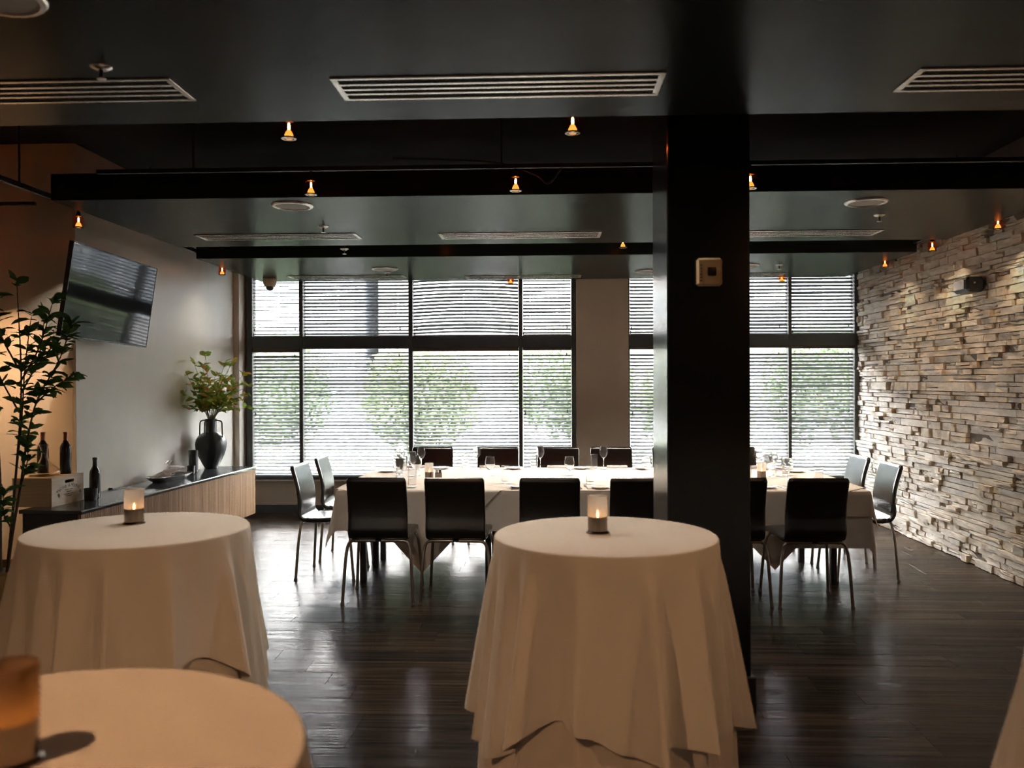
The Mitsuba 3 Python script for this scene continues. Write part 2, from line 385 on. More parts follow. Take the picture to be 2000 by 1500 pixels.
def window(name, xs, label, tilts_up, tilts_lo, heads, where, sags):
    w = struct(name, None, None, label)
    x0, x1 = xs[0][0], xs[-1][1]
    for a, b in xs: part(w, 'mullion', box(a, b, YW - .075, YW + .055, .395, 2.96, .003), 'm_frame')
    for k in range(len(xs) - 1):
        a, b = xs[k][1], xs[k + 1][0]
        part(w, 'transom', box(a, b, YW - .072, YW + .05, ZT0, ZT1, .003), 'm_frame')
        part(w, 'bottom_rail', box(a, b, YW - .06, YW + .05, .395, .432, .003), 'm_frame')
        part(w, 'top_rail', box(a, b, YW - .06, YW + .05, 2.90, 2.96, .003), 'm_frame')
        for z0, z1 in ((.432, ZT0), (ZT1, 2.90)):
            part(w, 'pane', grid(np.array([[(a, YW + .04, z0), (b, YW + .04, z0)], [(a, YW + .04, z1), (b, YW + .04, z1)]])), 'm_glass_pane')
        p = [(.06, .437 + .70), (.93, .437 + .72), (.92, 1.80)]
        q = [(.04, 2.10), (.93, 2.11), (.02, 2.05)]
        blind(a, b, .434, ZT0, tilts_lo[k], f'lower pale grey venetian blind, {ORD[k]} from the left in the {where} window', sags[0][k], heads[k], 3.0, p)
        blind(a, b, ZT1, 2.90, tilts_up[k], f'upper pale grey venetian blind, {ORD[k]} from the left in the {where} window', sags[1][k], .04, 2.0, q)
window('window_1', [(-3.44, -3.371), (-2.826, -2.784), (-1.564, -1.517), (-.304, -.263), (.293, .345)], 'four-bay black framed window left of the pier',
       [9, 25, 25, 20], [21, 19, 20, 19], [.045, .008, .04, .035], 'left', ([0, 0, 0, 0], [0, 0, .022, 0]))
window('window_2', [(.93, .95), (1.46, 1.50), (2.722, 2.756), (3.45, 3.50)], 'black framed window between the pier and the stone wall',
       [26, 27, 29], [22, 21, 24], [.03, .02, .03], 'right', ([0, 0, 0], [0, 0, 0]))

# ------------------------------------------------------------------ outdoors
struct('canopy', box(-8, 8, 9.82, 11.6, 3.02, 3.2, .01), 'm_facade', 'grey entrance canopy above the windows outside')
struct('pavement', box(-60, 60, 9.81, 14.2, -.35, -.15), 'm_pavement', 'pale paved strip outside')
struct('lawn', box(-60, 60, 14.2, 23, -.35, -.12), 'm_lawn', 'green strip outside')
struct('road', box(-90, 90, 23, 130, -.35, -.15), 'm_pavement', 'pale road outside')
orng = np.random.default_rng(5)
def leafcloud(c, r, n, size, seed):
    g = np.random.default_rng(seed)
    d = g.normal(size=(n, 3)); d /= np.linalg.norm(d, axis=1, keepdims=True)
    lump = .75 + .5 * meshkit.fbm(d * 2.2 + seed, 3)
    p = np.array(c) + d * np.array(r) * (g.random((n, 1)) ** .35) * lump[:, None]
    a = g.normal(size=(n, 3)); a /= np.linalg.norm(a, axis=1, keepdims=True)
    b = np.cross(a, g.normal(size=(n, 3))); b /= np.linalg.norm(b, axis=1, keepdims=True)
    s = size * (.6 + .8 * g.random((n, 1)))
    v = np.stack([p - a * s, p + b * s * .45, p + a * s, p - b * s * .45], 1).reshape(-1, 3)
    k = np.arange(n)[:, None] * 4
    return v, np.vstack([k + [0, 1, 2], k + [0, 2, 3]])
for i, (x, y, h, r, lab) in enumerate([(-5.4, 16.6, 2.3, 1.3, 'leafy tree outside behind the leftmost window bay'), (-2.3, 15.4, 2.2, 1.2, 'bushy tree outside behind the second window bay'),
                                       (.6, 17.2, 2.5, 1.3, 'leafy tree outside behind the third window bay'), (2.6, 14.9, 2.0, 1.0, 'tree outside behind the taupe pier'),
                                       (5.4, 16.8, 2.6, 1.2, 'tree outside just right of the black column'), (8.6, 17.8, 2.8, 1.4, 'tree outside at the stone wall end of the right window')]):
    t = thing('garden_tree', lab, 'tree', 'trees outside the windows')
    part(t, 'trunk', tube(smoothpath([(x, y, -.15), (x + .06, y, .5), (x - .03, y, h * .6)]), np.linspace(.08, .04, 13), 7), 'm_out_trunk', smooth=True)
    part(t, 'crown', leafcloud((x, y, h * .56), (r, r * .8, h * .48), 7000, .055, 40 + i), 'm_out_leaf' if i % 2 else 'm_out_leaf_b', kind='stuff')
def building(x0, x1, y0, y1, h, nx, nz, mat, lab):
    b = thing('building', lab, 'building')
    part(b, 'wall', box(x0, x1, y0, y1, -.2, h), mat)
    part(b, 'roof_edge', box(x0 - .3, x1 + .3, y0 - .3, y1, h, h + .4), 'm_white')
    for i in range(nx):
        for j in range(nz):
            xx, zz = x0 + (i + .5) * (x1 - x0) / nx, 1.0 + j * (h - 1) / nz
            w = part(b, 'window', box(xx - .75, xx + .75, y0 - .06, y0 + .02, zz, zz + 1.6), 'm_white')
            part(w, 'pane', box(xx - .65, xx + .65, y0 - .08, y0 - .05, zz + .1, zz + 1.5), 'm_far_glass')
building(-34, -9.6, 42, 54, 12.399999999999999, 8, 3, 'm_facade', 'pale blue grey building far outside behind the left window bays')
building(-8.8, 8.6, 44, 56, 12.0, 5, 3, 'm_facade_b', 'pale beige building far outside behind the middle window bays')
building(9.4, 36, 42, 54, 12.8, 8, 3, 'm_facade', 'pale blue grey building far outside behind the right window')
lan = thing('garden_lantern', 'white tiered garden lantern standing outside behind the rightmost blind', 'lantern')
lx, ly = 4.22, 13.0
part(lan, 'finial', lathe([(0, .80), (.06, .79), (.11, .75), (.12, .68), (.10, .64), (0, .64)], 24, lx, ly), 'm_white', smooth=40)
part(lan, 'hood', lathe([(.10, .63), (.14, .58), (.26, .40), (.30, .33), (.30, .30), (0, .30)], 24, lx, ly), 'm_white', smooth=40)
part(lan, 'body', lathe([(0, .30), (.15, .30), (.13, .18), (.22, .10), (.26, 0), (.26, -.15), (0, -.15)], 24, lx, ly), 'm_white', smooth=40)

# ------------------------------------------------------------------ ceiling fittings
def vent(x, y, w, d, label, z=ZS):
    v = thing('ceiling_vent', label, 'vent', 'linear slot vents in the dropped ceiling')
    z0 = z - .006
    fr, n = .020, 4
    part(v, 'plenum', box(x - w / 2 + .004, x + w / 2 - .004, y - d / 2 + .004, y + d / 2 - .004, z - .003, z - .0005), 'm_void')
    part(v, 'frame', cat(box(x - w / 2, x + w / 2, y - d / 2, y - d / 2 + fr, z0, z, .002), box(x - w / 2, x + w / 2, y + d / 2 - fr, y + d / 2, z0, z, .002),
                         box(x - w / 2, x - w / 2 + fr * 1.2, y - d / 2 + fr, y + d / 2 - fr, z0, z, .002), box(x + w / 2 - fr * 1.2, x + w / 2, y - d / 2 + fr, y + d / 2 - fr, z0, z, .002)), 'm_white_metal')
    pitch = (d - 2 * fr) / n
    for k in range(1, n):
        c = y - d / 2 + fr + k * pitch
        part(v, 'bar', box(x - w / 2 + fr, x + w / 2 - fr, c - .0095, c + .0095, z0 + .0005, z - .0035, .001), 'm_white_metal')
for x, y, lab in [(-2.02, 3.195, 'white slot vent at the top left of the near ceiling panel'), (-.178, 3.225, 'white slot vent in the middle of the near ceiling panel'), (1.99, 3.235, 'white slot vent at the right of the near ceiling panel'),
                  (-2.07, 6.465, 'white slot vent left in the middle ceiling panel'), (-.195, 6.51, 'white slot vent in the centre of the middle ceiling panel'), (1.93, 6.55, 'white slot vent right of the column in the middle ceiling panel'),
                  (-2.13, 8.97, 'thin white slot vent left in the far ceiling panel'), (-.24, 9.09, 'thin white slot vent in the centre of the far ceiling panel'), (1.91, 9.07, 'thin white slot vent right of the column in the far ceiling panel')]:
    vent(x, y, 1.25, .245, lab)
def speaker(x, y, lab):
    s = thing('ceiling_speaker', lab, 'speaker', 'round ceiling speakers')
    part(s, 'rim', lathe([(.108, -.006), (.110, -.012), (.126, -.010), (.132, -.003), (.132, 0), (.108, 0)], 40, x, y, ZS), 'm_white_metal', smooth=40)
    part(s, 'grille', lathe([(0, -.008), (.06, -.008), (.109, -.006), (.109, 0), (0, 0)], 40, x, y, ZS), 'm_speaker', smooth=40)
for x, y, lab in [(-1.60, 2.40, 'round speaker at the top left corner of the near ceiling panel'), (-1.62, 5.33, 'round speaker left in the middle ceiling panel'), (2.04, 5.43, 'round speaker right of the column in the middle ceiling panel'),
                  (-1.61, 8.37, 'round speaker left in the far ceiling panel'), (1.98, 8.36, 'round speaker right of the column in the far ceiling panel'), (1.06, 8.72, 'round speaker beside the column in the far ceiling panel')]:
    speaker(x, y, lab)
def sprinkler(x, y, lab, z=ZS, drop=0.0):
    s = thing('sprinkler', lab, 'sprinkler', 'fire sprinklers in the ceiling')
    if drop: part(s, 'pipe', tube([(x, y, ZC), (x, y, z)], .011, 8), 'm_black_matte', smooth=True)
    part(s, 'escutcheon', lathe([(0, -.012), (.02, -.012), (.036, -.004), (.038, 0), (0, 0)], 24, x, y, z), 'm_white_metal', smooth=40)
    part(s, 'stem', lathe([(.007, -.012), (.006, -.036), (.004, -.042)], 12, x, y, z), 'm_bronze', smooth=40)
    part(s, 'deflector', lathe([(0, -.047), (.017, -.046), (.018, -.043), (.004, -.040), (0, -.040)], 16, x, y, z), 'm_chrome', smooth=40)
for x, y, lab in [(-1.59, 2.955, 'sprinkler beside the top left vent'), (-1.615, 6.06, 'sprinkler between the left speaker and vent of the middle ceiling panel'), (2.295, 5.87, 'sprinkler right of the column behind the speaker'),
                  (-1.635, 8.645, 'sprinkler left in the far ceiling panel'), (2.29, 8.33, 'sprinkler right of the column in the far ceiling panel')]:
    sprinkler(x, y, lab)
sprinkler(-1.74, 7.22, 'sprinkler hanging in the gap before the far ceiling panel', ZS + .02, 1)
dc = thing('security_camera', 'ivory dome camera hanging over the left window bay', 'camera')
part(dc, 'base', lathe([(0, 0), (.072, 0), (.075, -.012), (.070, -.05), (.055, -.085), (0, -.085)], 28, -3.02, 9.10, ZS), 'm_ivory', smooth=35)
part(dc, 'dome', lathe([(.042, -.085), (.040, -.105), (.028, -.122), (.012, -.129), (0, -.130)], 28, -3.02, 9.10, ZS), 'm_black', smooth=60)

# lighting tracks and mini lamps
tr = {}
def track(name_label, p0, p1, rods):
    t = thing('lighting_track', name_label, 'lighting track')
    p0, p1 = np.array(p0, float), np.array(p1, float)
    d = p1 - p0
    ax = 0 if abs(d[0]) > abs(d[1]) else 1
    lo, hi = np.minimum(p0, p1) - .012, np.maximum(p0, p1) + .012
    part(t, 'rail', box(lo[0], hi[0], lo[1], hi[1], lo[2], hi[2], .002), 'm_black')
    for f in rods:
        q = p0 + d * f
        part(t, 'rod', tube([q, (q[0], q[1], ZC)], .006, 6), 'm_black', smooth=True)
track('black lighting track along the left wall', (-3.25, 4.4, 2.745), (-3.25, 9.2, 2.735), (.14, .5, .9))
track('black lighting track along the stone wall', (3.265, 4.4, 2.745), (3.265, 9.2, 2.735), (.1, .5, .9))
track('black lighting track behind the near ceiling panel', (-2.6, 3.80, 2.745), (3.0, 3.80, 2.745), (.1, .42, .95))
track('black lighting track before the middle ceiling panel', (-2.6, 4.80, 2.745), (3.0, 4.80, 2.745), (.1, .42, .95))
track('black lighting track before the far ceiling panel', (-2.6, 7.18, 2.92), (3.0, 7.18, 2.92), (.1, .5, .95))
track('black lighting track at the window heads', (-2.9, 9.43, 2.745), (3.2, 9.43, 2.745), (.05, .5, .95))
shade_ply = mikit.ply(lathe([(.020, .052), (.030, .044), (.036, .026), (.036, -.012), (.034, -.030)], 20), 'm_amber', smooth=60)
head_ply = mikit.ply(lathe([(0, .082), (.012, .080), (.014, .060), (.021, .052), (.021, .048), (0, .048)], 16), 'm_black', smooth=40)
bulb_ply = mikit.ply(lathe([(0, .010), (.0052, .011), (.006, .020), (.0055, .034), (.003, .040), (0, .041)], 12), 'm_black', smooth=60)
cone_ply = mikit.ply(lathe([(.0195, -.019), (.0195, -.013), (.012, .002), (.007, .009), (0, .0095)], 16), 'm_black', smooth=40)
lens_ply = mikit.ply(lathe([(0, -.0205), (.0195, -.0205), (.0195, -.019)], 16), 'm_black', smooth=40)
lens_ring = mikit.ply(lathe([(.022, -.024), (.0345, -.026), (.0345, -.032), (.022, -.032), (.022, -.024)], 24), 'm_bronze', smooth=40)
def lamp(x, y, z, label, ztrack=2.733, spot=1.0, aim=None, tint=WARM, cone=58.0):
    l = thing('track_lamp', label, 'lamp', 'amber glass track lamps')
    tw = T().translate([x, y, z])
    part(l, 'stem', tube([(x, y, z + .08), (x, y, max(ztrack, z + .085))], .006, 6), 'm_black', smooth=True)
    part(l, 'socket', head_ply, None, tw=tw)
    part(l, 'shade', shade_ply, None, tw=tw, label='amber glass cup')
    part(l, 'ring', lens_ring, None, tw=tw)
    for nm, p_, glow, w_, lb in (('filament', bulb_ply, BULB * np.array([1, .60, .28]), .3, 'hot white filament capsule'), ('reflector', cone_ply, np.array([2.6, 1.9, 1.2]), .03, 'glowing orange reflector'), ('lens', lens_ply, np.array([4.0, 2.3, 1.0]), .03, 'bright lens')):
        k = part(l, nm, p_, None, tw=tw, label=lb)
        scene[k]['emitter'] = {'type': 'area', 'radiance': rgb(*glow), 'sampling_weight': w_}
    tgt = aim or (x, y, z - 1)
    scene[l + '_beam'] = {'type': 'spot', 'intensity': rgb(*(SPOT * spot * tint)), 'sampling_weight': min(4.0, .4 + .25 * spot), 'cutoff_angle': cone, 'beam_width': cone * .42,
                          'to_world': T().look_at(origin=[x, y, z - .036], target=list(tgt), up=[0, 1, 0])}
for x, y, z, lab, s in [
    (-1.17, 3.80, 2.660, 'amber lamp peeping under the near ceiling panel left of centre', 6), (.125, 3.80, 2.665, 'amber lamp peeping under the near ceiling panel right of centre', 6),
    (-1.35, 4.80, 2.628, 'amber lamp before the fascia above the left speaker', 2.0), (-.168, 4.80, 2.635, 'amber lamp before the fascia in the middle', 2.0), (1.16, 4.80, 2.632, 'amber lamp at the right edge of the column', 2.0),
    (.66, 7.18, 2.680, 'amber lamp in the gap left of the column', 13), (-.39, 9.43, 2.645, 'amber lamp at the head of the third window bay', .5), (2.62, 9.43, 2.645, 'amber lamp at the head of the right window', .5)]:
    lamp(x, y, z, lab, 2.908 if y == 7.18 else 2.733, s, tint=COOL if y == 7.18 else WARM)
for y, x, z, lab, s in [(5.73, -3.25, 2.628, 'amber lamp at the left corner above the television', 5.5), (8.33, -3.25, 2.628, 'amber lamp above the vase of branches', 1.0)]:
    lamp(x, y, z, lab, 2.908 if y == 7.18 else 2.733, s, tint=COOL if y == 7.18 else WARM)
for y, x, z, lab, s in [(6.20, 3.265, 2.632, 'amber lamp by the stone wall, nearest of three', 3.2), (7.23, 3.265, 2.632, 'amber lamp by the stone wall, middle of three', 3.0), (8.22, 3.265, 2.632, 'amber lamp by the stone wall, nearest the window', 2.4)]:
    lamp(x, y, z, lab, spot=s, tint=STONE)
for x in (-.95, 1.45): lamp(x, 7.18, 2.752 - .02, f'amber lamp tucked into the gap above the dining table, {"left" if x < 0 else "right"} end', 2.908, 14, tint=COOL)
# lamps whose light the photograph shows though they hang outside the frame
lamp(-3.78, 5.62, 2.62, 'amber lamp over the tall plant, left of the frame', spot=14.0, aim=(-4.10, 5.98, 1.2), tint=AMBER, cone=29.0)
track('black lighting track left of the frame', (-4.3, 5.62, 2.745), (-3.5, 5.62, 2.745), (.5,))
lamp(-1.15, .55, 2.45, 'amber lamp over the nearest table, above the frame', ZS, 8, (-.9, 1.15, .97), AMBER)
lamp(1.95, 1.7, 2.45, 'amber lamp over the right table, beside the frame', ZS, 4, (.75, 2.7, .5), AMBER)
lamp(.1, -.4, 2.45, 'amber lamp behind the camera', ZS, .32, (.1, 4.0, .6), cone=75.0)

# steel joist, duct and cables in the ceiling void
jo = thing('steel_joist', 'dark open web steel joist in the ceiling gap', 'joist')
part(jo, 'top_chord', box(-4.3, 3.5, 4.42, 4.48, 3.22, 3.28, .004), 'm_black_matte')
part(jo, 'bottom_chord', box(-4.3, 3.5, 4.42, 4.48, 2.93, 2.98, .004), 'm_black_matte')
for k in range(12):
    x = -4.1 + k * .64
    part(jo, 'web_rod', tube([(x, 4.45, 2.97), (x + .32, 4.45, 3.24), (x + .64, 4.45, 2.97)], .011, 6), 'm_black_matte')
du = thing('air_duct', 'dark round duct high in the ceiling gap', 'duct')
part(du, 'pipe', tube([(-4.3, 4.63, 3.08), (0, 4.63, 3.08), (3.5, 4.63, 3.08)], .10, 16), 'm_black_matte', smooth=40)
for x in (-2.4, 0.0, 2.4): part(du, 'collar', tube([(x - .03, 4.63, 3.08), (x + .03, 4.63, 3.08)], .106, 16), 'm_black_matte', smooth=40)
solo('ceiling_cable', tube(smoothpath([(.1, 4.80, 2.74), (.02, 4.86, 2.66), (-.06, 4.90, 2.72), (-.3, 4.92, 2.80), (-.9, 4.95, 2.84)]), .006, 6), 'm_black_matte', 'black cable looping beside the middle lamp of the ceiling gap', 'cable', smooth=True)

# ------------------------------------------------------------------ wall fittings
st = thing('fire_strobe', 'beige fire alarm strobe on the black column', 'fire alarm')
part(st, 'plate', box(.685, .800, 3.828, 3.86, 1.944, 2.072, .010), 'm_ivory')
part(st, 'lens', lathe([(0, 0), (.021, 0), (.018, .012), (.010, .020), (0, .022)], 20), 'm_crystal', smooth=60, tw=T().translate([.752, 3.828, 2.008]).rotate([1, 0, 0], 90))
part(st, 'lens_mount', box(.733, .771, 3.824, 3.829, 1.988, 2.028, .002), 'm_bronze')
for k in range(6): part(st, 'speaker_slot', box(.700, .707, 3.8265, 3.829, 1.965 + k * .014, 1.971 + k * .014), 'm_black_matte')
em = thing('emergency_light', 'black emergency light with a pale window on the stone wall', 'emergency light')
part(em, 'housing', cat(box(3.33, 3.475, 6.78, 7.02, 2.215, 2.335, .022), box(3.44, 3.49, 6.83, 6.97, 2.225, 2.325, .01)), 'm_black')
part(em, 'window', box(3.322, 3.332, 6.815, 6.985, 2.238, 2.312, .003), 'm_white', label='pale front window')
part(em, 'knob', lathe([(0, .014), (.008, .012), (.009, 0), (0, 0)], 12), 'm_steel', smooth=50, tw=T().translate([3.385, 6.781, 2.285]).rotate([1, 0, 0], 90))

# television: fitted from its four corners, hung on a tilting arm
tv = thing('television', 'black flat screen television tilted down on the left wall', 'television')
TVM = T().translate([-3.285, 6.26, 2.152]).rotate([0, 0, 1], -1.6).rotate([0, 1, 0], 7.8).rotate([1, 0, 0], -1.6)
W, H = 1.19, .665
part(tv, 'body', box(-.035, -.002, -W / 2 + .01, W / 2 - .01, -H / 2 + .01, H / 2 - .01, .008), 'm_black', tw=TVM)
part(tv, 'screen', box(-.003, .0015, -W / 2 + .008, W / 2 - .008, -H / 2 + .012, H / 2 - .008, .001), 'm_screen', tw=TVM)
part(tv, 'bezel', cat(box(-.03, .004, -W / 2, -W / 2 + .009, -H / 2, H / 2, .002), box(-.03, .004, W / 2 - .009, W / 2, -H / 2, H / 2, .002),
                      box(-.03, .004, -W / 2 + .009, W / 2 - .009, H / 2 - .009, H / 2, .002), box(-.03, .004, -W / 2 + .009, W / 2 - .009, -H / 2, -H / 2 + .014, .002)), 'm_black', tw=TVM)
part(tv, 'arm', cat(box(-3.50, -3.478, 6.3, 6.7, 1.98, 2.32, .004), tube([(-3.49, 6.5, 2.15), (-3.41, 6.36, 2.15), (-3.32, 6.28, 2.15)], .02, 8)), 'm_black')

# ------------------------------------------------------------------ sideboard
SB = T().translate([-3.105, 5.494, 0]).rotate([0, 0, 1], -2.93)
sb = thing('sideboard', 'long reeded wood sideboard with a black glass top along the left wall', 'sideboard')
SL = 2.95
part(sb, 'carcass', box(-.43, -.03, .012, SL - .012, .185, .634, .003), 'm_black', tw=SB)
part(sb, 'top', box(-.445, .004, -.004, SL + .004, .635, .660, .002), 'm_top_glass', tw=SB, label='black glass top')
part(sb, 'plinth', box(-.40, -.10, .05, SL - .05, 0, .185, .002), 'm_black_matte', tw=SB)
part(sb, 'edge_strip', box(-.004, .006, -.004, SL + .004, .652, .6605, .001), 'm_steel', tw=SB, label='thin steel edge')
dl = SL / 5
for k in range(5):
    a, b = k * dl + .003, (k + 1) * dl - .003
    n = 46
    ys = np.repeat(np.linspace(a, b, n + 1), 2)[1:-1]
    xs = np.tile([0, .003, .003, 0], n // 2 + 1)[:len(ys)]
    P = np.array([[(-.004 - xs[i], ys[i], zz) for i in range(len(ys))] for zz in (.183, .633)])
    v, f = grid(P)
    d = part(sb, 'door', cat(box(-.028, -.009, a, b, .183, .633), (v, f)), 'm_oak', tw=SB)

ct = thing('wine_crate', 'pale wooden wine crate with printed lettering on the near end of the sideboard', 'crate')
CR = T().translate([-3.402, 5.648, .660]).rotate([0, 0, 1], -2.0)
w_, l_, h_ = .285, .375, .200
part(ct, 'board', box(-w_, 0, .0, .014, 0, h_ - .012, .0015), 'm_wood_box', tw=CR)
part(ct, 'board', box(-w_, 0, l_ - .014, l_, 0, h_ - .012, .0015), 'm_wood_box', tw=CR)
lidm = box(-w_ - .002, .0, -.002, l_ + .002, h_ - .012, h_, .0015)
part(ct, 'lid', lidm, 'm_wood_box', tw=CR)
part(ct, 'board', box(-w_, -w_ + .012, .014, l_ - .014, 0, h_ - .012, .0015), 'm_wood_box', tw=CR)
# lettered side: a board with a hand hole
hy, hz, hw, hh = .205, .158, .052, .011
part(ct, 'lettered_board', cat(box(-.014, 0, .0, hy - hw, 0, h_), box(-.014, 0, hy + hw, l_, 0, h_), box(-.014, 0, hy - hw, hy + hw, 0, hz - hh), box(-.014, 0, hy - hw, hy + hw, hz + hh, h_)), 'm_wood_box', tw=CR)
part(ct, 'base_board', box(-w_ + .012, -.014, .014, l_ - .014, .0, .012), 'm_wood_box', tw=CR)
def word(text, h, y, zc, R=None):
    ms, adv = [], []
    x = 0.0
    for chx in text:
        if chx == ' ': x += h * .45; continue
        t = meshkit.text_mesh(chx, h, .0006)
        v = np.array(t.vertices); wd = v[:, 0].max() - v[:, 0].min()
        v[:, 0] -= v[:, 0].min(); v[:, 0] += .22 * v[:, 1]
        adv.append((x, wd)); ms.append((v, np.array(t.faces))); x += wd + h * .13
    out = []
    for (v, f), (x0, wd) in zip(ms, adv):
        u = x0 + wd / 2 - x / 2
        v = v - [wd / 2, 0, 0]
        if R:
            a = -u / R
            c, s = math.cos(a), math.sin(a)
            v = np.stack([v[:, 0] * c - v[:, 1] * s + R * math.sin(-a), v[:, 0] * s + v[:, 1] * c + R * (math.cos(a) - 1), v[:, 2]], 1)
        else: v = v + [u, 0, 0]
        out.append((np.stack([v[:, 2] + .0001, y + v[:, 0], zc + v[:, 1]], 1), f))
    return cat(*out)
part(ct, 'lettering', word('Nickel & Nickel', .027, .20, .118, .26), 'm_ink', tw=CR)
bars = [box(0, .0005, .20 - a, .20 + b, zz, zz + .005) for a, b, zz in ((.05, -.005, .098), (-.005, .045, .098), (.03, .03, .083), (.06, .01, .066), (-.02, .055, .066), (.04, .035, .053))]
part(ct, 'small_print', cat(*bars), 'm_ink', tw=CR)
gr = [lathe([(0, .0006), (.006, .0006), (.006, 0)], 8) for _ in range(10)]
def dot(yy, zz): 
    v, f = gr[0]; return np.stack([v[:, 2], yy + v[:, 0], zz + v[:, 1]], 1), f
part(ct, 'grape_print', cat(*[dot(.070 + a, .076 + b) for a, b in ((0, 0), (.011, .002), (.005, -.010), (.016, -.008), (-.010, .022), (.012, -.018))], *[dot(.330 + a, .080 + b) for a, b in ((0, 0), (.010, -.004), (-.006, -.010), (.004, -.013), (.012, -.017))]), 'm_ink', tw=CR)

def bottle(x, y, z, label, foil=True):
    b = thing('wine_bottle', label, 'bottle')
    part(b, 'glass', lathe([(0, 0), (.034, .0), (.0375, .006), (.0375, .185), (.034, .205), (.020, .228), (.0148, .243), (.0140, .285), (.0158, .288), (.0158, .298), (.012, .300), (0, .300)], 28, x, y, z), 'm_bottle', smooth=50)
    part(b, 'capsule', lathe([(.0152, .236), (.0152, .286), (.0168, .290), (.0168, .300), (.013, .3015), (0, .3015)], 24, x, y, z), 'm_foil' if foil else 'm_black', smooth=50)
    a = np.linspace(-2.6, .6, 14)
    P = np.array([[(x + .0379 * math.cos(t), y + .0379 * math.sin(t), z + h) for t in a] for h in (.06, .155)])
    part(b, 'paper_label', grid(P), 'm_paper_dark', smooth=True)
bottle(-3.635, 5.93, .860, 'dark wine bottle on the crate, left of the two')
bottle(-3.47, 5.935, .860, 'dark wine bottle on the crate, right of the two behind the decanter')
bottle(-3.345, 6.10, .660, 'dark wine bottle on the sideboard beside the crate', False)
dcn = thing('decanter', 'clear glass wide-bottomed decanter on the crate', 'decanter')
part(dcn, 'glass', lathe([(0, .003), (.07, .002), (.098, .010), (.106, .024), (.100, .040), (.070, .066), (.036, .098), (.022, .130), (.019, .160), (.024, .192), (.038, .222), (.041, .2225), (.037, .222),
                          (.0225, .192), (.0172, .160), (.0202, .130), (.034, .097), (.068, .064), (.0975, .039), (.1035, .024), (.096, .0125), (.07, .005), (0, .006)], 40, -3.545, 5.80, .860), 'm_crystal', smooth=60)
cu = thing('votive_cup', 'small black votive cup in front of the single wine bottle', 'cup')
part(cu, 'cup', lathe([(0, 0), (.040, 0), (.044, .006), (.0465, .088), (.0455, .090), (.0425, .088), (.040, .012), (0, .010)], 28, -3.31, 5.98, .660), 'm_ceramic', smooth=40)
part(cu, 'foot', lathe([(0, 0), (.05, 0), (.05, .003), (0, .003)], 28, -3.31, 5.98, .660), 'm_ceramic')
kn = thing('cheese_knife', 'black-handled knife lying on the sideboard', 'knife')
part(kn, 'handle', box(-.055, .0, -.009, .009, 0, .014, .005), 'm_black', tw=place(-3.475, 6.60, .660, 33))
part(kn, 'blade', box(.0, .13, -.009, .008, .005, .0075, .001), 'm_steel', tw=place(-3.475, 6.60, .660, 33))

ty = thing('serving_tray', 'grey oblong tray heaped with folded napkins on the sideboard', 'tray')
TW = place(-3.30, 7.24, .660, 84)
base = np.array([(math.copysign(abs(math.cos(t)) ** .55, math.cos(t)), math.copysign(abs(math.sin(t)) ** .55, math.sin(t))) for t in np.linspace(0, 2 * np.pi, 36, endpoint=False)])
rings = [(.0, .0, .004), (.20, .065, 0), (.245, .095, .028), (.27, .11, .046), (.262, .104, .047), (.238, .088, .030), (.2, .062, .008), (.0, .0, .008)]
P = np.array([[(a * bx, b * by, zz) for bx, by in base] for a, b, zz in rings])
part(ty, 'dish', grid(P, True), 'm_slate', smooth=35, tw=TW)
for k in range(7):
    g = np.random.default_rng(60 + k)
    u, v = np.meshgrid(np.linspace(-.08, .08, 9), np.linspace(-.05, .05, 7))
    zz = .046 + .016 * k * .6 + .02 * meshkit.noise(np.stack([u * 25 + k, v * 25, u * 0], -1)) + (abs(u) > .03) * -.01
    c, s = math.cos(.5 * k), math.sin(.25 * (k - 3))
    x0 = -.14 + .045 * k
    part(ty, 'napkin', grid(np.stack([x0 + u * .9 - v * s, v * .9 + u * s, zz], -1)), 'm_napkin', smooth=True, tw=TW)
tn = thing('serving_tongs', 'metal serving tongs resting on the napkins in the tray', 'tongs')
for s in (-1, 1): part(tn, 'arm', tube(smoothpath([(-3.40, 7.52, .800), (-3.37 + .012 * s, 7.40, .812), (-3.35 + .02 * s, 7.30, .800)]), [.004] * 13, 6), 'm_bronze', smooth=True)
cy = thing('cylinder_vase', 'tall matte black cylinder beside the branch vase', 'vase')
part(cy, 'body', lathe([(0, 0), (.040, 0), (.043, .004), (.043, .207), (.041, .209), (.038, .205), (.038, .02), (0, .02)], 32, -3.37, 7.90, .660), 'm_ceramic', smooth=40)
c2 = thing('votive_cup', 'small black cup in front of the tall black cylinder', 'cup')
part(c2, 'cup', lathe([(0, 0), (.030, 0), (.036, .010), (.037, .072), (.0355, .073), (.033, .070), (.031, .012), (0, .010)], 28, -3.345, 7.79, .660), 'm_ceramic', smooth=40)

